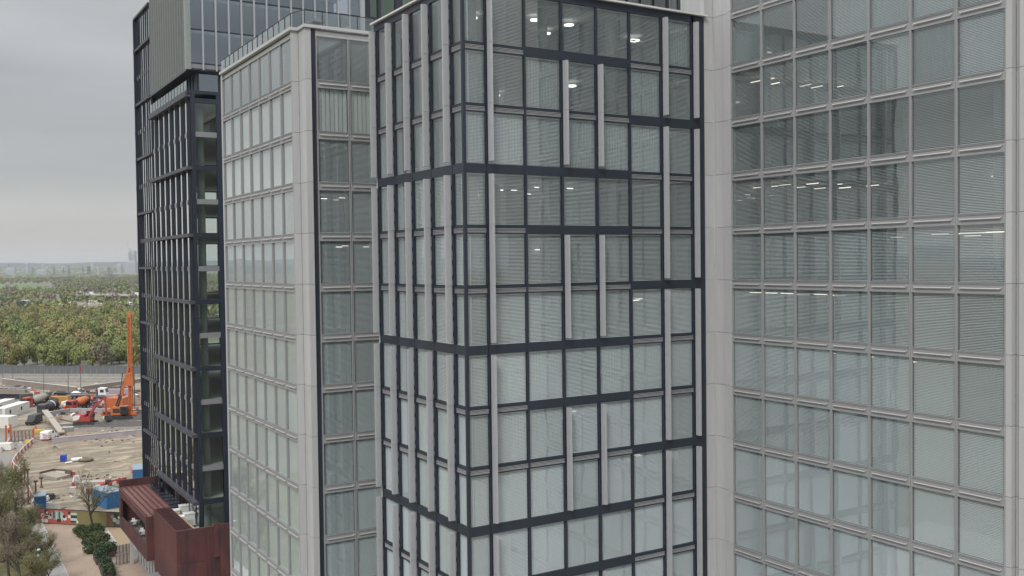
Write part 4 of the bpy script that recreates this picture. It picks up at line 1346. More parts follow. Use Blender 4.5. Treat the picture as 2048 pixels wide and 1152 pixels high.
def van(loc, rz, label, paint=None, L_=5.6, hgt=2.5, group=None):
    t = thing('van', label, 'van', loc, rz, group)
    paint = paint or VANM
    MB().prism([(-L_ / 2, 0.35), (L_ / 2, 0.35), (L_ / 2, 1.0), (L_ / 2 - 0.9, 1.25), (L_ / 2 - 1.7, hgt - 0.1), (L_ / 2 - 2.1, hgt), (-L_ / 2 + 0.1, hgt), (-L_ / 2, hgt - 0.15)], -1.0, 1.0).build('body', paint, t)
    MB().hexa([(L_ / 2 - 0.88, -0.85, 1.28), (L_ / 2 - 0.88, 0.85, 1.28), (L_ / 2 - 1.0, 0.85, 1.28), (L_ / 2 - 1.0, -0.85, 1.28)], [(L_ / 2 - 1.62, -0.8, hgt - 0.2), (L_ / 2 - 1.62, 0.8, hgt - 0.2), (L_ / 2 - 1.75, 0.8, hgt - 0.2), (L_ / 2 - 1.75, -0.8, hgt - 0.2)]).build('windscreen', GLZ, t)
    for s_ in (-1, 1):
        MB().box(L_ / 2 - 2.6, L_ / 2 - 1.8, s_ * 1.005 - 0.01, s_ * 1.005 + 0.01, 1.4, 2.0).build('side_window', GLZ, t)
        for x in (-L_ / 2 + 1.1, L_ / 2 - 1.0):
            add_wheel(t, x, s_ * 0.92)
    return t
vd = (vx[1] - vx[0]).normalized(); va = math.atan2(vd.y, vd.x)
for f, lab in ((0.08, 'white van on the viaduct, left one by the clearing'), (0.21, 'pale lorry sized van on the viaduct, in the middle'), (0.72, 'white van on the viaduct beside the black tower')):
    p = vx[0] + (vx[1] - vx[0]) * f
    van((p.x, p.y, 8.0), va, lab, L_=9.0 if f > .1 else 6.5, hgt=3.4)
# low long sheds in the clearing and the dark building
GH = mat('greenhouse_white', (0.55, 0.56, 0.55), 0.5)
for i, (a, c_, lab) in enumerate((((130, 632), (203, 629.5), 'long pale greenhouse, back row in the clearing'), ((133, 637), (196, 634.5), 'long pale greenhouse, front row in the clearing'), ((205, 606), (275, 611), 'thin pale shed among trees beyond the drilling rig'))):
    p, q = gp(a, c_)
    d = q - p
    g = thing('greenhouse', lab, 'greenhouse', tuple(p), math.atan2(d.y, d.x))
    MB().box(0, d.length, 0, 6, 0, 2.2).build('wall', GH, g)
    MB().prism([(0, 2.2), (d.length, 2.2), (d.length, 3.2), (0, 3.2)], 2.6, 3.4).build('roof_ridge', GH, g)
    MB().hexa([(0, 0, 2.2), (d.length, 0, 2.2), (d.length, 6, 2.2), (0, 6, 2.2)], [(0, 2.6, 3.2), (d.length, 2.6, 3.2), (d.length, 3.4, 3.2), (0, 3.4, 3.2)]).build('roof', GH, g)
p, q = gp((46, 618), (114, 615))
d = q - p
g = thing('farm_shed', 'long dark shed with a pale roof strip among the trees', 'shed', tuple(p), math.atan2(d.y, d.x))
DARKW = mat('dark_cladding', (0.05, 0.055, 0.065), 0.8)
MB().box(0, d.length * .5, 0, 14, 0, 8).box(d.length * .5, d.length, 2, 16, 0, 6).build('wall', DARKW, g)
MB().box(d.length * .1, d.length * .32, 0, 14, 8, 8.5).build('roof', GH, g)

# ================================================================== RAILWAY EDGE
FENCEM = mat('palisade_grey', (0.13, 0.14, 0.15), 0.6, 0.1, 0.06, 0.5)
p, q = at_height(-160, 747), at_height(330, 750)
d = q - p; ln = d.length; fa = math.atan2(d.y, d.x)
fn = thing('railway_fence', 'long tall grey security fence below the wood', 'fence', tuple(p), fa)
np_ = int(ln / 2.6)
pan = MB().box(0.06, 2.54, -0.02, 0.02, 0.1, 3.3).box(0.06, 2.54, -0.06, -0.02, 2.9, 3.0).box(0.06, 2.54, -0.06, -0.02, 0.4, 0.5).mesh('fence_panel', [FENCEM])
pst = MB().box(-0.06, 0.06, -0.06, 0.06, 0, 3.5).mesh('fence_post', [mat('post_grey', (0.22, 0.23, 0.24), 0.6)])
for i in range(np_):
    put('fence_panel', pan, fn, (i * 2.6, 0, 0))
    if i % 2 == 0: put('fence_post', pst, fn, (i * 2.6, 0, 0))
# concrete troughs and low walls along the tracks
for i, (y0_, y1_, hh, lab) in enumerate(((752, 755, 0.9, 'long low concrete wall just in front of the security fence'), (758, 761, 0.7, 'long low concrete wall between the tracks'), (763, 766.5, 0.7, 'nearest low concrete wall beside the tracks'))):
    p, q = at_height(-160, y0_), at_height(330, y1_ - 2)
    d = q - p
    g = MB().box(0, d.length, -0.35, 0.35, 0, hh).build('low_wall', CONCD, None, tuple(p), math.atan2(d.y, d.x))
    tag(g, lab, 'wall')
b = MB()
for yy in (750.3, 756, 761.5):
    for off in (0, 0.3):
        p, q = at_height(-160, yy + off), at_height(330, yy + off + .6)
        b.beam(p + Vector((0, 0, .08)), q + Vector((0, 0, .08)), 0.1, 0.16)
tag(b.build('rails', mat('rail_steel', (0.20, 0.15, 0.11), 0.5, 0.5)), kind='structure')
# retaining walls
BRK = mat('retaining_concrete', (0.24, 0.205, 0.18), 0.9, var=0.1, scale=0.4)
for a, c_, hh, lab, nm in (((4, 768), (152, 786), 1.8, 'long pinkish retaining wall left of the white truck', 'retaining_wall'), ((163, 781), (286, 764), 1.2, 'pale sloping ramp wall behind the white truck', 'ramp_wall')):
    p, q = gp(a, c_)
    d = q - p
    g = thing(nm, lab, 'wall', tuple(p), math.atan2(d.y, d.x))
    n_ = max(1, int(d.length / 6))
    for i in range(n_):
        MB().box(0.02, d.length / n_ - 0.02, 0, 0.5, 0, hh).build('wall_panel', BRK, g, (i * d.length / n_, 0, 0))
    MB().box(0, d.length, -0.1, 0.6, hh, hh + 0.2).build('coping', CONC, g)
# thin steel masts
MAST = mat('mast_steel', (0.16, 0.16, 0.16), 0.6, 0.3)
for i, (px, yb_, yt, lab) in enumerate(((6, 760, 700, 'thin grey lighting mast at the left edge of the railway'), (137, 792, 690, 'thin grey mast rising in front of the wood near the retaining wall'), (162, 790, 735, 'mast with a red signal head behind the white truck'), (88, 790, 748, 'short grey mast beside the black car'), (193, 805, 770, 'short lamp mast with a white head beside the white truck'), (247, 806, 730, 'thin grey mast just left of the drilling rig'), (26, 765, 742, 'short thin mast left on the railway'))):
    p = at_height(px, yb_); hh = (yb_ - yt) / 1954 * (p - CAM).length
    t = thing('mast', lab, 'mast', tuple(p))
    MB().tube((0, 0, 0), (0, 0, hh), 0.13, 0.07).build('pole', MAST, t)
    MB().box(-0.5, 0.5, -0.15, 0.15, hh - 0.15, hh + 0.1).build('head', VANM if 'lamp' in lab else MAST, t)
    if 'red' in lab:
        MB().box(-0.25, 0.25, -0.2, 0.2, hh * .80, hh * .95).build('signal', mat('signal_red', (0.35, 0.04, 0.04), 0.5), t)

# ================================================================== SITE OBJECTS
ORANGE = mat('plant_orange', (0.48, 0.135, 0.04), 0.45, 0, 0.1, 1.5)
RED = mat('plant_red', (0.36, 0.05, 0.04), 0.45, 0, 0.08, 1.5)
BLK = mat('track_black', (0.03, 0.03, 0.032), 0.7, 0, 0.2, 3)
WCAB = mat('cabin_white', (0.68, 0.68, 0.64), 0.5, 0, 0.05, 0.6)
BLUE = mat('container_blue', (0.03, 0.13, 0.30), 0.5, 0, 0.08, 0.8)
BLUER = mat('container_roof_blue', (0.22, 0.29, 0.36), 0.5, 0, 0.1, 0.8)
VIEW_RIGHT = math.atan2(RT.y, RT.x)
def head(px, py, qx, qy):
    p, q = gp((px, py), (qx, qy)); d = q - p
    return p, math.atan2(d.y, d.x), d.length

# drilling rig
p = at_height(262, 838)
rig = thing('drilling_rig', 'tall orange crawler drilling rig with its mast upright beside the black tower', 'drilling rig', (p.x, p.y, 0), VIEW_RIGHT)
mh = 27.8
b = MB()
for sx_ in (-.40, .40):
    for sy_ in (-.40, .40):
        b.beam((sx_, sy_, 1.5), (sx_ + .2, sy_, mh), 0.16, 0.16)
for i in range(32):
    z = 2 + i * .8; s_ = 1 if i % 2 else -1
    o_ = 0.2 * i / 32
    b.beam((-.40 * s_ + o_, -.40, z), (.40 * s_ + o_, -.40, z + .8), 0.09, 0.09)
    b.beam((-.40 + o_, -.40, z), (.40 + o_, -.40, z), 0.09, 0.09)
    b.beam((-.40 + o_, .40 * s_, z), (-.40 + o_, -.40 * s_, z + .8), 0.09, 0.09)
b.box(-0.12, 0.32, -0.1, 0.2, 1.5, mh - .5)
b.build('mast', ORANGE, rig)
MB().box(-.3, .8, -.5, .5, mh - .2, mh + .8).tube((.9, -.2, mh + .3), (.9, .2, mh + .3), .45, n=12).build('mast_head', ORANGE, rig)
MB().box(-.9, 1.1, -.9, .1, 9.0, 11.8).box(-.7, .9, -1.0, .1, 11.8, 12.6).build('rotary_head', ORANGE, rig)
for dx, t0 in ((-1.9, 0.5), (-0.9, -0.7)):
    MB().beam((dx - 1.2, t0, 6.5), (-0.2, t0 * .6, 14.0), 0.45, 0.45).build('mast_strut', ORANGE, rig)
    MB().beam((dx - 3.0, t0, 1.4), (dx - 1.2, t0, 6.5), 0.32, 0.32).build('strut_cylinder', BLK, rig)
MB().beam((-3.2, -.4, 1.6), (-3.2 + 1.3, -.4, 12.5), 0.14, 0.14).beam((1.1, 0, 2.5), (1.1, 0, 19), 0.16, 0.16).build('kelly_bar', BLK, rig)
MB().prism([(-7.2, 1.3), (-7.2, 2.4), (-5.4, 2.8), (-4.6, 3.4), (-0.6, 3.6), (-0.6, 1.6), (-2.5, 1.3)], -1.4, 1.4).build('body', ORANGE, rig)
MB().box(-6.9, -4.9, -1.45, -1.4, 1.5, 2.2).box(-4.3, -2.4, -1.45, -1.4, 1.9, 3.0).build('side_grille', BLK, rig)
MB().box(-1.9, -0.2, -2.4, -1.4, 1.6, 3.7).build('cab', GLZ, rig)
for sy_ in (-1.9, 1.3):
    MB().prism([(-5.2, 0.1), (-5.7, 0.6), (-5.2, 1.15), (0.6, 1.15), (1.1, 0.6), (0.6, 0.1)], sy_, sy_ + .7).build('track', BLK, rig)
MB().box(-1.6, 1.6, -.8, .8, 1.2, 2.0).build('mast_foot', ORANGE, rig)

def excavator(loc, rz, s, label, body, boom_pts, cab_side=-1, door=None):
    t = thing('excavator', label, 'excavator', loc, rz)
    t.scale = (s, s, s)
    MB().prism([(-2.1, 1.0), (-2.1, 2.1), (-1.7, 2.4), (0.2, 2.4), (0.2, 1.9), (1.3, 1.8), (1.3, 1.0)], -1.25, 1.25).build('body', body, t)
    MB().prism([(-2.13, 1.25), (-2.13, 2.1), (-1.5, 2.35), (-0.6, 2.3), (-0.9, 1.5), (-1.5, 1.25)], -1.27, -1.25).build('side_panel', WCAB, t)
    MB().prism([(0.0, 1.8), (0.0, 2.95), (1.1, 2.95), (1.45, 2.2), (1.3, 1.6)], 0.25, 1.2).build('cab', GLZ, t)
    MB().box(-0.02, 1.12, 0.22, 1.22, 2.95, 3.03).build('cab_roof', body, t)
    for y in (-1.4, 0.8):
        MB().prism([(-1.9, 0.05), (-2.2, 0.45), (-1.9, 0.9), (1.9, 0.9), (2.2, 0.45), (1.9, 0.05)], y, y + .6).build('track', BLK, t)
    MB().tube((0, 0, .7), (0, 0, 1.0), .8, n=14).build('turntable', BLK, t)
    a, b_, c_, d_ = boom_pts
    MB().beam((a[0], -.3, a[1]), (b_[0], -.3, b_[1]), 0.5, 0.45, w1=(0.55, 0.4)).build('boom', body, t)
    MB().beam((b_[0], -.3, b_[1]), (c_[0], -.3, c_[1]), 0.5, 0.4, w1=(0.35, 0.3)).build('boom_tip', body, t)
    MB().beam((c_[0] - .2, -.3, c_[1] + .3), (d_[0], -.3, d_[1]), 0.45, 0.32, w1=(0.25, 0.25)).build('arm', body, t)
    MB().beam((a[0] + .3, -.3, a[1] - .3), ((a[0] + b_[0]) / 2 + .3, -.3, (a[1] + b_[1]) / 2 - .1), 0.14, 0.14).build('ram', MAST, t)
    MB().prism([(d_[0] - .3, d_[1] + .1), (d_[0] + .5, d_[1] + .1), (d_[0] + .9, d_[1] - .7), (d_[0] + .1, d_[1] - 1.0), (d_[0] - .4, d_[1] - .6)], -.8, .2).build('bucket', BLK, t)
    return t
p = at_height(172, 851)
excavator((p.x, p.y, 0), VIEW_RIGHT, 1.25, 'red crawler excavator with its boom raised, in front of the orange drum', RED, ((0.9, 2.0), (2.2, 4.2), (4.3, 5.9), (4.5, 2.0)))
p = at_height(210, 985)
excavator((p.x, p.y, 0), VIEW_RIGHT + .1, 0.75, 'small red and black excavator reaching towards the blue containers', RED, ((0.9, 1.8), (2.0, 2.9), (3.6, 3.2), (5.2, 2.4)))

def mixer(px, py, qx, qy, label, drumm, stripes, cabm):
    p, a, ln = head(px, py, qx, qy)
    t = thing('mixer_truck', label, 'mixer truck', (p.x, p.y, 0), a)
    MB().box(-4.2, 3.6, -.45, .45, 0.8, 1.15).build('chassis', BLK, t)
    MB().prism([(2.0, 0.6), (4.2, 0.6), (4.25, 1.7), (4.0, 2.9), (2.0, 3.0)], -1.15, 1.15).build('cab', cabm, t)
    MB().box(4.2, 4.27, -1.0, 1.0, 1.7, 2.6).build('windscreen', GLZ, t)
    for s_ in (-1, 1):
        MB().box(2.7, 3.8, s_ * 1.16 - .01, s_ * 1.16 + .01, 1.7, 2.5).build('side_window', GLZ, t)
        for x in (3.1, -0.3, -1.9, -3.2): add_wheel(t, x, s_ * 1.0, 0.5, 0.3)
    dr = MB().lathe([(0.05, 0.0), (0.75, 0.05), (1.2, 1.3), (1.25, 2.4), (0.95, 3.9), (0.55, 5.1), (0.5, 5.1)], 18, (1.7, 0, 1.75), (-1, 0, 0.22)).build('drum', drumm, t, smooth=True)
    if stripes:
        b = MB()
        q = Vector((-1, 0, 0.22)).to_track_quat('Z', 'Y')
        for k_ in range(16):
            a0 = -0.2 + k_ * 0.24
            if k_ in (7,): continue
            r_, h_ = 1.27, 1.5 + 0.07 * k_
            c_ = Vector((1.7, 0, 1.75))
            b.quad(*[c_ + q @ Vector((rr * math.cos(aa), rr * math.sin(aa), hh)) for aa, hh, rr in ((a0, h_, r_), (a0 + .2, h_ + .06, r_), (a0 + .2, h_ + .5, r_), (a0, h_ + .44, r_))])
        b.build('painted_band', VANM, dr)
    MB().hexa([(-3.9, -.5, 2.2), (-3.2, -.5, 2.6), (-3.2, .5, 2.6), (-3.9, .5, 2.2)], [(-3.7, -.6, 3.5), (-3.0, -.6, 3.8), (-3.0, .6, 3.8), (-3.7, .6, 3.5)]).beam((-4.0, 0, 2.3), (-5.2, 0, 1.4), .4, .25).build('chute', MAST, t)
    MB().box(-3.2, -2.9, -.9, .9, 1.1, 2.6).box(1.6, 1.95, -.9, .9, 1.1, 2.3).build('drum_stand', BLK, t)
    return t
mixer(99, 826, 84, 830, 'concrete mixer truck with a black drum and white painted band', mat('drum_black', (0.05, 0.05, 0.055), 0.5), True, mat('cab_dark', (0.06, 0.06, 0.07), 0.4))
mixer(160, 818, 140, 822, 'concrete mixer truck with a bright orange drum', ORANGE, False, RED)
mixer(75, 812, 60, 814, 'concrete mixer truck with a grey drum and red cab beside the white cabins', mat('drum_grey', (0.28, 0.27, 0.25), 0.6), False, RED)

def container(px, py, qx, qy, dp, hh, label, side, roof, cat='container', name='container', windows=(), door=True):
    p, a, ln = head(px, py, qx, qy)
    t = thing(name, label, cat, (p.x, p.y, 0), a)
    b = MB()
    n_ = int(ln / 0.3)
    for i in range(n_):      # corrugated long side
        x = i * ln / n_
        b.box(x, x + ln / n_ * .55, -0.04, 0.0, 0.15, hh - 0.15)
    b.box(0, ln, 0, dp, 0, hh)
    b.build('wall', side, t)
    MB().box(-0.05, ln + 0.05, -0.06, dp + .05, hh, hh + 0.12).build('roof', roof, t)
    MB().box(-.06, .06, -.06, .06, 0, hh).box(ln - .06, ln + .06, -.06, .06, 0, hh).build('corner_post', side, t)
    for x in windows:
        w_ = MB().box(x - .45, x + .45, -0.09, -0.04, 1.1, 2.0).build('window', NAVY2, t)
        MB().box(x - .4, x + .4, -0.10, -0.09, 1.15, 1.95).build('pane', GLZ, w_)
    if door:
        MB().box(ln, ln + 0.03, dp * .2, dp * .8, 0.1, hh - .3).build('door', side, t)
    return t
container(10, 838, 59, 822, 3.0, 2.7, 'long white site cabin, nearest of the row at the left edge', WCAB, WCAB, 'cabin', 'site_cabin', (3.0, 9.5))
container(-12, 829, 30, 816, 3.0, 2.7, 'long white site cabin behind the nearest one', WCAB, WCAB, 'cabin', 'site_cabin', (4.0,))
container(-25, 856, 17, 857, 3.4, 2.8, 'white site cabin with a red door panel, lower left of the cabin row', WCAB, WCAB, 'cabin', 'site_cabin', ())
p = at_height(6, 857.5)
container(-30, 844, 5, 838, 3.0, 2.7, 'white site cabin between the row and the red panelled one', WCAB, WCAB, 'cabin', 'site_cabin', ())
container(214, 1019, 245, 1013, 6.0, 2.7, 'blue shipping container with a pale roof behind the leafless tree', BLUE, BLUER)
container(266, 968, 290, 966, 5.5, 2.6, 'blue shipping container with clutter on its roof, by the black tower', BLUE, BLUER)
container(70, 1024, 91, 1022, 3.0, 2.5, 'small blue shed roofed container behind the left end of the hoarding', BLUE, BLUER)
container(214, 821, 246, 821, 4.0, 3.4, 'bright orange steel container left of the drilling rig', ORANGE, ORANGE)
container(121, 924, 131, 923.5, 1.4, 1.3, 'small royal blue tank box lying on the sand', mat('royal_blue', (0.03, 0.06, 0.36), 0.4), mat('royal_blue2', (0.06, 0.10, 0.42), 0.4), 'box', 'tank_box', (), False)
container(125, 868, 146, 867, 1.2, 1.5, 'grey ribbed steel cage by the white boarding', mat('steel_grey', (0.28, 0.28, 0.26), 0.5, 0.3), CONC, 'box', 'steel_cage', (), False)
# pipes and clutter
for px, py, qx, qy, r_, lab, mt in ((143, 924, 164, 922, .42, 'white plastic pipe lying on the sand beside the blue box', VANM), (131, 928, 144, 926, .2, 'thin white pipe lying between the blue box and thick pipe', VANM), (118, 838, 150, 846, .15, 'thin steel pipe on the mud near the black car', MAST)):
    p, q = gp((px, py), (qx, qy))
    tag(MB().tube(Vector((0, 0, r_)), q - p + Vector((0, 0, r_)), r_, n=12).build('pipe', mt, None, tuple(p)), lab, 'pipe')
p = at_height(172, 922)
tag(MB().lathe([(1.1, 0), (1.5, .25), (1.5, .5), (1.1, .7), (.6, .5), (.6, .1), (1.1, 0)], 18).build('cable_reel', mat('reel_brown', (0.17, 0.13, 0.09), 0.8), None, tuple(p)), 'flat brown cable reel lying at the end of the white pipe', 'reel')
# skip lorry body / ramp
p, a, ln = head(80, 957, 98, 959)
t = thing('steel_ramp', 'grey flat steel ramp with brown sides lying on the sand near the path', 'ramp', (p.x, p.y, 0), a)
RAMPM = mat('ramp_grey', (0.30, 0.27, 0.23), 0.8, var=0.1, scale=1)
MB().hexa([(0, 0, 0), (4.6, 0, 0), (4.6, 3.2, 0), (0, 3.2, 0)], [(0, 0, .9), (4.6, 0, .5), (4.6, 3.2, .5), (0, 3.2, .9)]).build('deck', RAMPM, t)
MB().box(-.1, 4.7, 3.2, 3.4, 0, 1.3).box(-.1, .05, 0, 3.2, 0, 1.3).build('side_wall', mat('ramp_brown', (0.12, 0.085, 0.065), 0.8), t)
# conveyor like white screen boards
p, q = gp((92, 829), (101, 858))
tag(MB().hexa([(0, 0, .5), (3, 0, .5), (2.7, -.1, 1.6), (0, .2, 1.6)], [(0, 0, 1.0), (3, 0, 1.0), (2.7, -.1, 1.8), (0, .2, 1.8)]).beam((1.2, -20, .7), (1.0, 14, 1.9), 1.5, 0.4).build('conveyor_bridge', mat('conveyor_tan', (0.36, 0.33, 0.27), 0.7, var=0.1, scale=1), None, tuple(q + Vector((0, 8, 0)))), 'pale steel conveyor bridge leading down to the sand by the black van', 'conveyor')

def car(px, py, ang, label, paint, group=None, L_=4.5, z=0.0):
    p = at_height(px, py, z)
    t = thing('car', label, 'car', (p.x, p.y, z), ang, group)
    h = L_ / 2
    MB().prism([(-h, .3), (h, .3), (h + .02, .65), (h - .15, .82), (h - 1.2, .95), (-h + .1, .98), (-h, .7)], -.88, .88).build('body', paint, t)
    b = MB(); b.hexa([(-h + .25, -.84, .96), (h - 1.1, -.84, .94), (h - 1.1, .84, .94), (-h + .25, .84, .96)], [(-h + .9, -.64, 1.45), (h - 2.0, -.64, 1.45), (h - 2.0, .64, 1.45), (-h + .9, .64, 1.45)])
    b.build('glasshouse', GLZ, t)
    MB().box(-h + .95, h - 2.05, -.6, .6, 1.45, 1.49).build('roof', paint, t)
    for s_ in (-1, 1):
        for x in (-h + .85, h - .9): add_wheel(t, x, s_ * .80)
        MB().box(h - .02, h + .03, s_ * .62 - .16, s_ * .62 + .16, .58, .74).build('headlight', WHITEP, t)
        MB().box(-h - .02, -h + .02, s_ * .62 - .16, s_ * .62 + .16, .6, .78).build('tail_light', RED, t)
    return t
CARP = [mat('paint_black', (0.02, 0.022, 0.026), 0.25), mat('paint_grey', (0.14, 0.15, 0.16), 0.3), mat('paint_silver', (0.38, 0.39, 0.40), 0.3, 0.4), mat('paint_darkred', (0.16, 0.03, 0.04), 0.3), mat('paint_white', (0.65, 0.65, 0.64), 0.3), mat('paint_navy', (0.03, 0.04, 0.08), 0.3)]
car(126, 791, VIEW_RIGHT, 'black car by the end of the retaining wall', CARP[0], L_=5.3)
car(205, 800, VIEW_RIGHT, 'dark navy car in front of the white truck cab', CARP[5], L_=4.9)
car(157, 791, VIEW_RIGHT + .1, 'dark grey car just right of the retaining wall end', CARP[1])
nm = ['black', 'grey', 'silver', 'dark red', 'white', 'navy']
for i in range(15):
    k_ = (i * 5 + 2) % 6
    k_ = 0 if i % 3 == 0 else (5 if k_ == 4 else k_)
    car(36 + i * 6.0, 766 + i * 0.9, VIEW_RIGHT + 1.45, nm[k_] + ' car in the packed row of parked cars behind the retaining wall', CARP[k_], 'cars parked behind the retaining wall', z=0)
for i in range(6):
    k_ = (3, 0, 3, 5, 0, 2)[i]
    car(4 + i * 8.5, 781 + i * .4, VIEW_RIGHT + .2, nm[k_] + ' car in the left row beyond the barriers', CARP[k_], 'cars beyond the barriers at the left edge')
for i in range(5):
    k_ = (3, 0, 3, 1, 3)[i]
    car(212 + i * 8.5, 784 - i * .8, VIEW_RIGHT + .2, nm[k_] + ' car in the line between the truck and the drilling rig', CARP[k_], 'cars between the truck and the drilling rig')
p = at_height(68, 848)
van((p.x, p.y, 0), PI / 2 + VIEW_RIGHT - PI, 'black van seen from the front on the sand left of the pale conveyor', CARP[0], 5.4, 2.5)
p = at_height(160, 880)
# truck
p = at_height(197, 797)
t = thing('flatbed_truck', 'white cabbed flatbed truck beyond the site', 'truck', (p.x, p.y, 0), VIEW_RIGHT)
MB().prism([(0.4, .8), (2.8, .8), (2.85, 2.0), (2.4, 3.3), (0.4, 3.4)], -1.2, 1.2).build('cab', VANM, t)
MB().prism([(2.45, 2.05), (2.88, 2.05), (2.5, 3.1)], -1.05, 1.05).box(1.0, 2.2, -1.22, -1.2, 2.0, 2.9).build('windscreen', GLZ, t)
MB().box(-9, .3, -1.2, 1.2, 1.1, 1.35).build('flatbed', MAST, t)
MB().box(-.1, .3, -1.2, 1.2, 1.35, 3.0).build('headboard', BLK, t)
for s_ in (-1, 1):
    for x in (1.7, -5.6, -6.9, -8.1): add_wheel(t, x, s_ * 1.05, .5, .3)
p = at_height(98, 878)
van((p.x, p.y, 0), PI / 2 + VIEW_RIGHT, 'small white and blue van parked behind the red mesh by the gate', VANM, 4.6, 2.1)

# barriers: one object per unit
BRED = mat('barrier_red', (0.36, 0.055, 0.065), 0.55, 0, 0.12, 2)
BWHT = mat('barrier_white', (0.56, 0.50, 0.47), 0.55, 0, 0.1, 2)
barm = {}
for nmx, mt in (('red', BRED), ('white', BWHT)):
    b = MB(); b.prism([(0, 0), (0, .25), (.12, .45), (.15, 1.0), (1.85, 1.0), (1.88, .45), (2.0, .25), (2.0, 0)], -.22, .22)
    b2 = MB(); b2.hexa([(0.02, -.26, 0), (1.98, -.26, 0), (1.98, .26, 0), (0.02, .26, 0)], [(0.02, -.12, .95), (1.98, -.12, .95), (1.98, .12, .95), (0.02, .12, .95)])
    b2.box(0.3, 0.7, -.27, .27, 0, .15).box(1.3, 1.7, -.27, .27, 0, .15)
    barm[nmx] = b2.mesh('barrier_body', [mt])
TOPM = MB().box(0.05, 1.95, -.11, .11, .951, 1.02).mesh('barrier_top', [mat('barrier_cap', (0.50, 0.45, 0.40), 0.7)])
def barriers(pix, where, group, zoff=0, start=0):
    pts = gp(*pix)
    k_ = start
    rem = 0.0
    for p, q in zip(pts, pts[1:]):
        d = q - p; ln = d.length; u = d / ln; s_ = rem
        while s_ < ln - 1.0:
            o_ = p + u * s_
            c_ = 'red' if k_ % 2 else 'white'
            t = thing('barrier', '%s plastic barrier unit %s' % (c_, where), 'barrier', (o_.x, o_.y, 0), math.atan2(d.y, d.x), group + ', ' + c_)
            put('barrier_body', barm[c_], t)
            put('barrier_top', TOPM, t)
            s_ += 2.08; k_ += 1
        rem = 0
barriers(((67, 884), (50, 899), (34, 916), (27, 926), (25, 932), (31, 939), (38, 944), (58, 946)), 'in the curved line along the site road', 'barriers curving along the site road')
barriers(((49, 962), (58, 983), (66, 1000), (74, 1008)), 'in the short line beside the tree edge', 'barriers beside the tree edge')
barriers(((112, 952), (150, 953)), 'in the row behind the grey steel ramp', 'barriers behind the steel ramp')
barriers(((148, 991), (200, 984), (214, 980)), 'in the row left of the small excavator', 'barriers left of the small excavator')
barriers(((-20, 786), (42, 787), (76, 789)), 'in the long line at the left beyond the cabins', 'barriers beyond the white cabins')
barriers(((212, 972), (262, 962)), 'in the row leading to the rear blue container', 'barriers by the rear blue container')
barriers(((148, 966), (146, 975)), 'in the short pair beside the white concrete block', 'barriers beside the concrete block')
barriers(((195, 806), (285, 800)), 'in the row beyond the orange container', 'barriers beyond the orange container')
barriers(((0, 905), (16, 890), (20, 884)), 'in the line left of the mesh gate', 'barriers left of the mesh gate')
# white boarding line on the site and its caps
for a, c_, hh, lab in (((104, 886), (300, 866), 1.0, 'long low white topped boarding across the sand'), ((100, 833), (140, 826), 1.2, 'pale low boarding in front of the mixer trucks'), ((140, 826), (228, 826), 1.2, 'pale low boarding in front of the orange container')):
    p, q = gp(a, c_); d = q - p
    g = thing('boarding', lab, 'boarding', (p.x, p.y, 0), math.atan2(d.y, d.x))
    n_ = int(d.length / 3.0)
    for i in range(n_):
        MB().box(0.03, d.length / n_ - .03, -.04, .04, 0, hh).build('board', mat('board_lilac', (0.34, 0.31, 0.34), 0.7, rnd=0.12), g, (i * d.length / n_, 0, 0))
    MB().box(0, d.length, -.12, .3, hh, hh + .12).build('cap', CONC, g)
# purple mesh fence beyond, dark palisade
MESHP = mat('mesh_purple', (0.20, 0.07, 0.13), 0.7)
for a, c_, hh, mt, lab in (((165, 812), (290, 812), 2.0, MESHP, 'purple mesh fence behind the orange container'), ((150, 816), (200, 817), 2.2, NAVY2, 'dark slatted fence behind the orange drum'), ((-20, 818), (35, 806), 2.2, MAST, 'steel railing below the bridge at the left edge'), ((100, 850), (125, 840), 1.2, BRED, 'red mesh fence on the sand beside the conveyor'), ((104, 885), (66, 878), 1.6, BRED, 'red mesh fence beside the gate')):
    p, q = gp(a, c_); d = q - p; ln = d.length
    g = thing('mesh_fence', lab, 'fence', (p.x, p.y, 0), math.atan2(d.y, d.x))
    n_ = max(1, int(ln / 3.2))
    for i in range(n_):
        b = MB(); w_ = ln / n_
        for j in range(9):
            b.box(j * w_ / 9, j * w_ / 9 + .07, -.02, .02, .1, hh)
        b.box(0, w_, -.025, .025, .1, .18).box(0, w_, -.025, .025, hh - .08, hh)
        b.build('mesh_panel', mt, g, (i * w_, 0, 0), stuff=True)
# brown mesh gate over the site road
p, q = gp((22, 884), (66, 882)); d = q - p; ln = d.length
g = thing('site_gate', 'wide rust brown mesh gate across the site road', 'gate', (p.x, p.y, 0), math.atan2(d.y, d.x))
GATE = mat('gate_brown', (0.15, 0.075, 0.055), 0.7)
for i in range(6):
    b = MB(); w_ = ln / 6
    b.box(0.03, .12, -.04, .04, 0, 2.6).box(w_ - .08, w_ - .02, -.04, .04, 0, 2.6).box(.1, w_ - .1, -.03, .03, 2.5, 2.6).box(.1, w_ - .1, -.03, .03, .1, .2).box(.1, w_ - .1, -.03, .03, 1.3, 1.38)
    b.beam((.1, 0, .15), (w_ - .1, 0, 2.5), .05, .05)
    for j in range(5): b.box(w_ * (j + 1) / 6, w_ * (j + 1) / 6 + .03, -.01, .01, .1, 2.6)
    b.build('gate_leaf', GATE, g, (i * w_, 0, 0))
MB().box(-.2, .1, -.2, .2, 0, 4.2).box(ln, ln + .3, -.15, .15, 0, 2.9).box(-1.2, -.9, -.2, .2, 0, 4.0).build('gate_post', mat('post_orange', (0.42, 0.10, 0.04), 0.6), g)
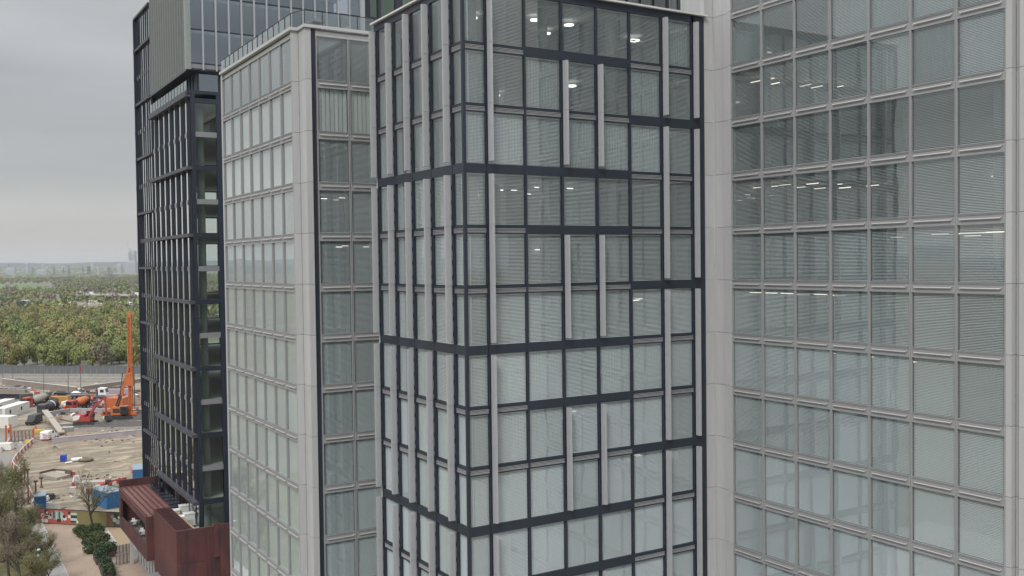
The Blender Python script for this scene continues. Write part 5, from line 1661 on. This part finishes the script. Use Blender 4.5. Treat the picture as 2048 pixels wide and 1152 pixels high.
# tall rusty posts with small heads, by the trees
RUST = mat('post_rust', (0.11, 0.055, 0.04), 0.7)
for px, yb_, yt, lab in ((50, 968, 925, 'tall brown camera post, left one beside the curved barriers'), (57, 1008, 946, 'tall brown post, standing between two others by the tree edge'), (72, 1003, 966, 'thick brown post with red barriers behind it'), (83, 975, 957, 'short dark post on a wide foot on the sand')):
    p = at_height(px, yb_); hh = (yb_ - yt) / 1954 * (p - CAM).length
    t = thing('post', lab, 'post', (p.x, p.y, 0))
    MB().tube((0, 0, 0), (0, 0, hh), .14 if 'thick' not in lab else .22, .12).build('shaft', RUST, t)
    MB().box(-.35, .35, -.12, .12, hh - .25, hh + .05).build('head', RUST, t)
    MB().lathe([(.35, 0), (.35, .08), (.14, .3)], 12).build('foot', RUST, t)
for px, py, lab, mt in ((146, 985, 'white concrete block beside the traffic cone', CONC), (153, 962, 'white concrete wedge block behind the cones', CONC)):
    p = at_height(px, py)
    tag(MB().prism([(-.8, 0), (.8, 0), (.5, 1.0), (-.5, 1.0)], -.5, .5).build('concrete_block', mt, None, (p.x, p.y, 0), VIEW_RIGHT + .3), lab, 'block')
ORC = mat('cone_red', (0.55, 0.07, 0.05), 0.5)
for px, py, hh, lab in ((152, 987, 1.1, 'large red cone beside the concrete block'), (71, 857, 1.0, 'red cone standing behind the black van'), (265, 945, 1.0, 'red cone on the sand bank by the rear blue container')):
    p = at_height(px, py)
    t = thing('traffic_cone', lab, 'cone', (p.x, p.y, 0))
    MB().lathe([(.32, .05), (.05, hh), (0, hh)], 12).build('cone_body', ORC, t)
    MB().box(-.4, .4, -.4, .4, 0, .06).build('cone_base', ORC, t)
# stacked boards and bags by the tree edge
for i, (px, py, wd, dp, hh, lab, mt) in enumerate(((82, 1002, 2.6, 1.4, .8, 'white pile of sheets beside the thick brown post', VANM), (96, 998, 2.2, 1.2, .9, 'dark covered pile right of the white sheets', BLK), (90, 1012, 2.8, 1.0, .6, 'grey pile of boards behind the blue shed', CONC), (103, 1021, 3.0, .3, 1.2, 'pale boarding panel behind the hoarding', CONC), (10, 900, 3.2, 1.8, 1.6, 'white parked trailer left of the site road', WCAB), (80, 868, 2.6, 1.2, 1.1, 'yellow skip filled with rubble by the gate', mat('skip_yellow', (0.5, 0.36, 0.06), 0.6)), (57, 886, 1.6, .5, .8, 'yellow barrier board by the gate', mat('board_yellow', (0.6, 0.48, 0.05), 0.6)), (190, 978, 5.0, 2.2, 1.5, 'long grey flat container among the red barriers', mat('grey_cont', (0.36, 0.34, 0.31), 0.7)), (185, 800, 1.0, .6, 1.8, 'orange portable toilet beyond the orange drum', ORANGE), (115, 806, 7.0, 2.4, 2.0, 'yellow ochre steel formwork stack behind the black drum', mat('ochre', (0.40, 0.22, 0.06), 0.7)), (225, 800, 3.0, 2.0, 1.6, 'pinkish crate stack beyond the orange container', mat('pinkish', (0.4, 0.25, 0.25), 0.7)), (240, 790, 8.0, 2.0, 2.0, 'long pink grey trailer beyond the rig', mat('pinkgrey', (0.36, 0.30, 0.31), 0.7)))):
    p = at_height(px, py)
    t = thing('material_pile', lab, 'pile', (p.x, p.y, 0), VIEW_RIGHT + .15)
    MB().box(-wd / 2, wd / 2, -dp / 2, dp / 2, .1, hh * .6).build('lower_stack', mt, t)
    MB().box(-wd / 2 + .1, wd / 2 - .15, -dp / 2 + .05, dp / 2 - .08, hh * .6 + .02, hh).build('upper_stack', mt, t)
    MB().box(-wd / 2 + .2, -wd / 2 + .35, -dp / 2, dp / 2, 0, .1).box(wd / 2 - .35, wd / 2 - .2, -dp / 2, dp / 2, 0, .1).build('pallet_runner', RUST, t)
# green hut at the left
container(42, 808, 66, 806, 3.0, 2.8, 'dark green hut beside the bridge at the left', mat('hut_green', (0.07, 0.09, 0.065), 0.7), mat('hut_green2', (0.10, 0.12, 0.09), 0.7), 'hut', 'site_hut', ())
p, q = gp((-60, 797), (50, 799)); d = q - p
g = thing('road_bridge', 'low dark road bridge edge at the left behind the cabins', 'bridge', (p.x, p.y, 0), math.atan2(d.y, d.x))
MB().box(0, d.length, 0, 1.0, 1.6, 3.0).build('deck_edge', BRK, g)
MB().box(0, d.length, .4, .8, 0, 1.6).build('abutment', NAVY2, g)

# small rubble, offcuts and bags lying about the site
rgr = random.Random(404)
RUB = [WHITEP, BRED, RUST, MAST, EARTH, CONC, ORANGE, mat('rubble_purple', (0.20, 0.08, 0.15), 0.7), BLK]
b = MB()
ZR = ((60, 285, 795, 812, 150), (85, 230, 812, 832, 110), (100, 285, 855, 885, 90), (60, 285, 780, 795, 110), (70, 130, 985, 1025, 40), (140, 235, 950, 1000, 90), (0, 66, 870, 905, 25), (60, 285, 890, 960, 22), (-20, 60, 775, 800, 70), (205, 285, 790, 850, 60))
for x0, x1, yy0, yy1, n_ in ZR:
    for _ in range(n_):
        p = at_height(rgr.uniform(x0, x1), rgr.uniform(yy0, yy1))
        sc_ = 0.55 if yy0 > 840 else 1.7
        a = rgr.uniform(0, 3.14); ln = rgr.uniform(.2, 1.6) * sc_; wd = rgr.uniform(.12, .5) * sc_; hh = rgr.uniform(.08, .5) * sc_
        c_, s_ = math.cos(a), math.sin(a)
        q = [(p.x + c_ * u_ * ln / 2 - s_ * v_ * wd / 2, p.y + s_ * u_ * ln / 2 + c_ * v_ * wd / 2) for u_, v_ in ((-1, -1), (1, -1), (1, 1), (-1, 1))]
        b.hexa([(x_, y_, 0) for x_, y_ in q], [(x_, y_, hh * rgr.uniform(.7, 1.2)) for x_, y_ in q], rgr.choice((0, 2, 3, 4, 4, 5, 4)) if yy0 > 880 else rgr.randrange(len(RUB)))
tag(b.build('site_rubble', RUB), kind='stuff')

# people
HIVIS = mat('hi_vis_orange', (0.75, 0.14, 0.02), 0.7)
SKIN = mat('skin', (0.45, 0.28, 0.2), 0.6)
TROU = mat('trousers_dark', (0.04, 0.045, 0.06), 0.8)
def person(px, py, rz, label, legs=HIVIS):
    p = at_height(px, py)
    t = thing('person', label, 'person', (p.x, p.y, 0), rz)
    me = bpy.data.meshes.new('body')
    vs = [((0, 0, .95), .15), ((0, 0, 1.2), .15), ((0, 0, 1.42), .16), ((0, 0, 1.54), .06), ((0, 0, 1.66), .10), ((0, .01, 1.76), .085),
          ((-.2, 0, 1.43), .07), ((-.3, .03, 1.15), .05), ((-.28, .15, .92), .035), ((.2, 0, 1.43), .07), ((.3, .03, 1.15), .05), ((.28, .15, .92), .035),
          ((-.1, 0, .88), .10), ((-.13, .06, .48), .07), ((-.14, 0, .08), .05), ((-.14, .16, .04), .04), ((.1, 0, .88), .10), ((.14, -.04, .48), .07), ((.15, -.12, .08), .05), ((.15, .04, .04), .04)]
    ed = [(0, 1), (1, 2), (2, 3), (3, 4), (4, 5), (2, 6), (6, 7), (7, 8), (2, 9), (9, 10), (10, 11), (0, 12), (12, 13), (13, 14), (14, 15), (0, 16), (16, 17), (17, 18), (18, 19)]
    me.from_pydata([v[0] for v in vs], ed, [])
    me.materials.append(SKIN)
    o = put('body', me, t)
    sk = o.modifiers.new('skin', 'SKIN')
    for i, v in enumerate(vs):
        me.skin_vertices[0].data[i].radius = (v[1], v[1])
    me.skin_vertices[0].data[0].use_root = True
    o.modifiers.new('sub', 'SUBSURF').levels = 1
    MB().lathe([(.19, .95), (.20, 1.15), (.23, 1.38), (.12, 1.52)], 12).tube((-.2, 0, 1.43), (-.3, .03, 1.15), .085, .07).tube((-.3, .03, 1.15), (-.285, .13, .96), .07, .05).tube((.2, 0, 1.43), (.3, .03, 1.15), .085, .07).tube((.3, .03, 1.15), (.285, .13, .96), .07, .05).build('jacket', HIVIS, t)
    MB().tube((-.1, 0, .96), (-.13, .06, .48), .13, .095).tube((-.13, .06, .48), (-.14, 0, .1), .095, .08).tube((.1, 0, .96), (.14, -.04, .48), .13, .095).tube((.14, -.04, .48), (.15, -.12, .1), .095, .08).build('trousers', legs, t)
    MB().lathe([(.13, 1.72), (.125, 1.80), (.08, 1.87), (0, 1.89)], 12).lathe([(.17, 1.715), (.13, 1.73)], 12).build('helmet', WHITEP, t)
person(129, 823, 1.0, 'person in orange work clothes walking beside the mixer truck with the white band')
person(184, 806, 2.4, 'person in orange work clothes standing beyond the orange drum')
person(18, 868, 0.4, 'person in orange work clothes standing by the red panelled cabin', TROU)

# ================================================================== HOARDING
p, q = gp((79, 1046.5), (241, 1055.5)); d = q - p; ln = d.length
hd = thing('hoarding', 'long printed site hoarding across the end of the path', 'hoarding', (p.x, p.y, 0), math.atan2(d.y, d.x))
HCOL = [mat('print_red', (0.36, 0.085, 0.065), 0.6), mat('print_red2', (0.34, 0.08, 0.06), 0.6), mat('print_olive', (0.19, 0.165, 0.07), 0.6), mat('print_brown', (0.17, 0.095, 0.06), 0.6), mat('print_dark', (0.05, 0.06, 0.05), 0.6)]
n_ = 12; w_ = ln / n_; HH = 2.35
for i in range(n_):
    c_ = 0 if i < 5 else (2 if i < 10 else (3 if i < 11 else 4))
    MB().box(0.01, w_ - .01, 0, .06, .12, HH).build('hoarding_panel', HCOL[c_], hd, (i * w_, 0, 0))
    MB().box(-.05, .05, .06, .16, 0, HH).build('post', RUST, hd, (i * w_, 0, 0))
MB().box(0, ln, -.03, .10, HH, HH + .1).box(0, ln, -.05, 0, 0, .12).build('rail', NAVY2, hd)
PRW = mat('print_white', (0.62, 0.60, 0.56), 0.6); PRK = mat('print_black', (0.03, 0.03, 0.035), 0.6); PRG = mat('print_grey', (0.25, 0.29, 0.28), 0.6); PRM = mat('print_mint', (0.42, 0.50, 0.42), 0.6)
def disc(x, z, r_, mt, k_, rx=None):
    b = MB(); b.poly([(x + (rx or r_) * math.cos(2 * PI * i / 20), -.004 * k_ - .002, z + r_ * math.sin(2 * PI * i / 20)) for i in range(20)])
    b.build('printed_shape', mt, hd)
def rect(x0, x1, z0, z1, mt, k_):
    b = MB(); y_ = -.004 * k_ - .002
    b.quad((x0, y_, z0), (x1, y_, z0), (x1, y_, z1), (x0, y_, z1)); b.build('printed_shape', mt, hd)
u = ln / 162.0
def hx(px): return (px - 79) * u
def hz2(py): return HH * (1 - (py - 1.5) / 27.0) 
def X4(zx): return (zx / 9.6 - 79) * u            # from the enlarged view
def Z4(zx, zy):
    top = 960 + (598 + (zx - 700) * 0.035) / 9.6; bot = 960 + (850 + (zx - 700) * 0.035) / 9.6
    return HH * (bot - (960 + zy / 9.6)) / (bot - top)
for cx_, cy_, r_, mt, k_ in ((825, 715, .34, PRW, 1), (830, 715, .16, PRK, 2), (828, 800, .33, PRW, 1), (893, 805, .33, PRW, 1), (755, 795, .3, mat('print_orange', (0.5, 0.16, 0.07), 0.6), 1), (893, 645, .3, PRK, 1), (912, 663, .17, PRW, 2), (1345, 665, .26, PRK, 1), (1343, 730, .26, PRW, 2), (1495, 820, .2, PRW, 2), (1255, 760, .35, PRW, 1), (1245, 730, .28, PRK, 2)):
    disc(X4(cx_), Z4(cx_, cy_), r_, mt, k_)
disc(X4(1115), Z4(1115, 710), .78, PRG, 1, 1.25)
for x0, x1, z0, z1, mt in ((1030, 1060, 640, 760, PRK), (1085, 1110, 650, 780, PRM), (1140, 1160, 640, 790, PRK), (1185, 1215, 670, 800, PRM), (1100, 1180, 770, 830, PRK)):
    rect(X4(x0), X4(x1), Z4(x0, z1), Z4(x0, z0), mt, 2)
rect(X4(865), X4(995), Z4(900, 740), Z4(900, 690), PRK, 2)
rect(X4(875), X4(970), Z4(900, 718), Z4(900, 706), PRW, 3)
rect(X4(930), X4(995), Z4(950, 770), Z4(950, 730), PRW, 3)
rect(X4(945), X4(980), Z4(950, 756), Z4(950, 744), BRED, 4)
for z0, z1, mt in ((665, 705, PRM), (705, 755, PRK), (755, 800, PRM), (800, 830, PRK)):
    rect(X4(1365), X4(1490), Z4(1420, z1), Z4(1420, z0), mt, 1)
for x0 in (1020, 1700, 1940, 2180):
    pass
for i, (fx, fz, r_, mt) in enumerate(((.905, 1.7, .3, PRG), (.93, 1.2, .35, PRM), (.955, 1.8, .25, PRK), (.97, .9, .4, PRG), (.985, 1.6, .22, PRW))):
    disc(ln * fx, fz, r_, mt, 1 + i)
# dark return of the hoarding at its left end
p2, q2 = gp((68, 1030), (80, 1047)); d2 = q2 - p2
hr = thing('hoarding', 'dark blue end panel closing the left end of the printed hoarding', 'hoarding', (p2.x, p2.y, 0), math.atan2(d2.y, d2.x))
MB().box(0, d2.length - .1, 0, .06, .1, 2.45).build('hoarding_panel', mat('print_navy', (0.02, 0.04, 0.09), 0.6), hr)
MB().box(-.05, .05, .06, .16, 0, 2.3).box(d2.length - .3, d2.length - .2, .06, .16, 0, 2.3).build('post', RUST, hr)

# ================================================================== PLANTS AND FURNITURE IN FRONT
HEDGE = mat('hedge_leaf', (0.035, 0.062, 0.022), 0.6, 0, 0.35, 1.5, rnd=0.2, world=True)
HEDGE2 = mat('shrub_leaf', (0.075, 0.095, 0.03), 0.6, 0, 0.35, 1.5, rnd=0.2, world=True)
def shrub(x, y, rx, ry, h, mt, seed, label, group=None, nq=420):
    t = thing('shrub', label, 'shrub', (x, y, 0), 0, group)
    leaf_ball('foliage', t, (0, 0, h * .5), rx, ry, h * .55, nq, .10, mt, seed)
    b = MB()
    for k_ in range(5):
        a = k_ * 1.3
        b.tube((0, 0, 0), (rx * .5 * math.cos(a), ry * .5 * math.sin(a), h * .6), .03, .01, 5)
    b.build('stem', BARK, t)
rg = random.Random(9)
for i in range(46):
    a, c_ = rg.random(), rg.random()
    p = bed[0].lerp(bed[1], a).lerp(bed[3].lerp(bed[2], a), c_)
    shrub(p.x, p.y, rg.uniform(.7, 1.1), rg.uniform(.7, 1.1), rg.uniform(.7, 1.3), HEDGE2 if rg.random() < .45 else HEDGE, i, 'low evergreen shrub massed in the bed beside the path', 'shrubs massed in the planting bed', 300)
PLT = mat('planter_brown', (0.075, 0.05, 0.045), 0.7, var=0.1, scale=2)
for i, (pa, pb, dp, hh, lab, sh) in enumerate((((205, 1119), (233, 1113), 1.5, .9, 'long low brown planter between the bed and the wavy rack', ((.25, .5), (.5, .5), (.8, .5))), ((186, 1117), (193, 1131), 1.4, .8, 'small brown planter with round bushes beside the path', ((.3, .5), (.7, .5))), ((196, 1131), (207, 1165), 1.6, .7, 'long brown planter with clipped bushes at the bottom edge', ((.15, .5), (.4, .5), (.65, .5), (.9, .5))))):
    p, q = gp(pa, pb); d = q - p; a = math.atan2(d.y, d.x)
    t = thing('planter', lab, 'planter', (p.x, p.y, 0), a)
    L_ = d.length
    MB().box(0, L_, 0, .08, 0, hh).box(0, L_, dp - .08, dp, 0, hh).box(0, .08, .08, dp - .08, 0, hh).box(L_ - .08, L_, .08, dp - .08, 0, hh).build('side_board', PLT, t)
    MB().box(.08, L_ - .08, .08, dp - .08, 0, hh - .1).build('soil', SOIL, t)
    for j, (f, g_) in enumerate(sh):
        c_ = p + d * f + Vector((-d.y, d.x, 0)).normalized() * dp * g_
        o_ = leaf_ball('round_bush', None, (0, 0, hh + .25), .85, .85, .65, 380, .09, HEDGE, 90 + 10 * i + j, (c_.x, c_.y, 0))
        tag(o_, ['dark round bush in the long low planter by the wavy rack', 'dark round bush in the small planter beside the path', 'clipped round bush in the long planter at the bottom edge'][i], 'bush', ['bushes in the long low planter', 'bushes in the small planter', 'bushes in the bottom planter'][i])
# wavy bicycle racks
RACK = mat('rack_steel', (0.40, 0.36, 0.34), 0.5, 0.4)
for i, (pa, pb, lab) in enumerate((((232, 1112), (261, 1107), 'back row of the tall wavy metal slat screen'), ((232, 1131), (263, 1125), 'front row of the tall wavy metal slat screen'))):
    p, q = gp(pa, pb); d = q - p; L_ = d.length
    t = thing('wavy_screen', lab, 'screen', (p.x, p.y, 0), math.atan2(d.y, d.x))
    n_ = 30
    sl = MB().box(-.03, .03, -.02, .02, 0, 1.45).mesh('slat', [RACK])
    for j in range(n_):
        x = L_ * j / n_
        put('slat', sl, t, (x, .22 * math.sin(j * .9), 0))
    b = MB()
    for j in range(n_ * 2):
        x0, x1 = L_ * j / (2 * n_), L_ * (j + 1) / (2 * n_)
        b.beam((x0, .22 * math.sin(j * .45), 1.47), (x1, .22 * math.sin((j + 1) * .45), 1.47), .06, .05)
    b.build('top_rail', RACK, t)
p = at_height(264, 1128)
t = thing('bollard', 'tall pale square pillar at the end of the wavy screen', 'pillar', (p.x, p.y, 0))
MB().box(-.2, .2, -.2, .2, 0, 3.6).build('shaft', CONC, t)
MB().box(-.24, .24, -.24, .24, 3.6, 3.7).build('cap', CONC, t)
# lamp posts with paired globe heads
LAMPW = mat('lamp_head_white', (0.78, 0.80, 0.82), 0.3)
LPOLE = mat('lamp_pole_grey', (0.27, 0.28, 0.29), 0.45, 0.4)
for px, yb_, yt, lab in ((46, 1092, 1041, 'grey lamp post with two white heads, the middle one among the trees'), (72, 1168, 1105, 'grey lamp post with two white heads, nearest the bottom edge'), (31, 1062, 1008, 'grey lamp post with two white heads, farthest among the trees'), (2, 1055, 1016, 'grey lamp post with two white heads at the left edge of the picture')):
    p = at_height(px, yb_); hh = (yb_ - yt) / 1954 * (p - CAM).length
    t = thing('lamp_post', lab, 'lamp post', (p.x, p.y, 0), VIEW_RIGHT)
    MB().tube((0, 0, 0), (0, 0, hh), .09, .06, 10).tube((0, 0, 0), (0, 0, .5), .14, .14, 10).build('pole', LPOLE, t)
    for zz in (hh - .25, hh - 1.0):
        arm = MB().beam((0, 0, zz), (.42, 0, zz), .05, .05).build('arm', LPOLE, t)
        MB().lathe([(0, .16), (.16, .12), (.22, 0), (.16, -.12), (0, -.16)], 14, (.5, -.05, zz)).build('lamp_head', LAMPW, t, smooth=True)

# trees: trunk, branching limbs, twigs and opening leaves
def branch_tree(seed, h, spread, depth=4, twig=0.012, leaves=2400, leaf=.06, up=0.5):
    rg = random.Random(seed)
    b = MB(); tips = []
    def grow(p, d, ln, r_, lv):
        n_ = 3 if lv < 2 else 2
        q = p
        dd = d.copy()
        for k_ in range(n_):
            dd = (dd + Vector((rg.gauss(0, .10), rg.gauss(0, .10), rg.gauss(0.04, .06)))).normalized()
            q2 = q + dd * ln / n_
            r2 = r_ * (1 - .22 * (k_ + 1) / n_)
            b.tube(q, q2, r_ * (1 - .22 * k_ / n_), r2, 7 if lv == 0 else (5 if lv < 3 else 3), caps=False)
            if lv >= 2: tips.append((q2, dd, lv))
            q = q2
            if lv < depth and k_ >= (1 if lv == 0 else 0):
                for _ in range(2 if lv else 3):
                    ax = Vector((rg.gauss(0, 1), rg.gauss(0, 1), rg.gauss(0, .4))).normalized()
                    nd = (dd * rg.uniform(.55, .9) + ax * spread * rg.uniform(.5, 1.0) + Vector((0, 0, up * .25))).normalized()
                    grow(q, nd, ln * rg.uniform(.5, .72), max(r2 * rg.uniform(.45, .62), twig), lv + 1)
    grow(Vector((0, 0, 0)), Vector((0, 0, 1)), h * .48, h * .02, 0)
    wood = b.mesh('trunk', [BARK])
    lb = MB(); rg2 = np.random.default_rng(seed)
    for _ in range(leaves):
        q, dd, lv = tips[rg2.integers(len(tips))]
        p = np.array(q) + rg2.normal(size=3) * .22
        u_ = rg2.normal(size=3); u_ /= np.linalg.norm(u_)
        v_ = np.cross(u_, rg2.normal(size=3)); v_ /= np.linalg.norm(v_)
        s_ = leaf * rg2.uniform(.6, 1.4)
        lb.quad(p - u_ * s_, p - v_ * s_ * .6, p + u_ * s_, p + v_ * s_ * .6)
    return wood, lb
LF = [leafmat('leaf_moss', (0.20, 0.185, 0.08), .2), leafmat('leaf_brown', (0.20, 0.165, 0.12), .2), leafmat('leaf_green', (0.165, 0.175, 0.065), .2), leafmat('leaf_yellow', (0.30, 0.285, 0.11), .2)]
protos = []
for i, (s_, lf_, nl, sz) in enumerate(((3, LF[0], 9500, .07), (8, LF[1], 8000, .06), (14, LF[2], 10500, .07))):
    wood, lb = branch_tree(s_, 9.5, .75, 4, .014, nl, sz)
    protos.append((wood, lb.mesh('crown', [lf_])))
def tree(x, y, k_, s_, rz, label, group=None):
    t = thing('tree', label, 'tree', (x, y, 0), rz, group)
    t.scale = (s_, s_, s_)
    put('trunk', protos[k_][0], t)
    put('crown', protos[k_][1], t)
for i, (px, py, k_, s_, lab) in enumerate(((86, 1142, 0, .5, 'small mossy green budding tree nearest the gravel margin'), (100, 1174, 2, .5, 'small green leafing tree at the bottom edge beside the path'), (42, 1128, 2, .8, 'green leafing tree among the lamp posts'), (50, 1088, 0, .55, 'mossy budding tree right behind the middle lamp post'), (20, 1170, 1, 1.0, 'brown twiggy tree in the bottom left corner'), (12, 1100, 1, .95, 'brown twiggy tree at the left edge below the far lamp'), (34, 1060, 1, .7, 'brown twiggy tree behind the farthest lamp post'), (8, 1042, 0, 1.0, 'mossy budding tree at the left edge beside the site road'), (-25, 1075, 2, 1.1, 'green leafing tree cut by the left edge of the picture'), (72, 1112, 0, .42, 'smallest mossy tree between the two nearest lamp posts'), (-15, 1125, 0, 1.1, 'mossy budding tree leaning in at the left edge low down'), (60, 1140, 2, .6, 'green leafing tree left of the nearest lamp post'), (52, 1185, 1, .75, 'brown twiggy tree cut by the bottom edge'), (80, 1195, 0, .6, 'mossy budding tree cut by the bottom edge beside the path'), (28, 1020, 1, .6, 'small brown twiggy tree beside the short barrier line'), (-5, 1010, 1, .8, 'brown twiggy tree at the left edge beside the curved barriers'))):
    p = at_height(px, py)
    tree(p.x, p.y, k_, s_, i * 1.7, lab)
wood, lb = branch_tree(33, 8.8, .72, 4, .016, 2300, .06)
p = at_height(187, 1064)
t = thing('tree', 'thin branched pale yellow budding tree in front of the hoarding', 'tree', (p.x, p.y, 0))
put('trunk', wood, t); put('crown', lb.mesh('crown', [LF[3]]), t)

# ================================================================== HAZE
USE_HAZE = True
if USE_HAZE:
    hm = bpy.data.materials.new('haze_air')
    hm.use_nodes = True
    t = hm.node_tree
    t.nodes.clear()
    o = t.nodes.new('ShaderNodeOutputMaterial')
    pv = t.nodes.new('ShaderNodeVolumePrincipled')
    pv.inputs['Color'].default_value = (0.86, 0.91, 0.98, 1)
    pv.inputs['Density'].default_value = 0.00007
    pv.inputs['Anisotropy'].default_value = 0.2
    t.links.new(pv.outputs[0], o.inputs['Volume'])
    hb = MB().box(-15500, 15500, -15500, 15500, -4, 180).build('haze', hm)
    tag(hb, kind='stuff')
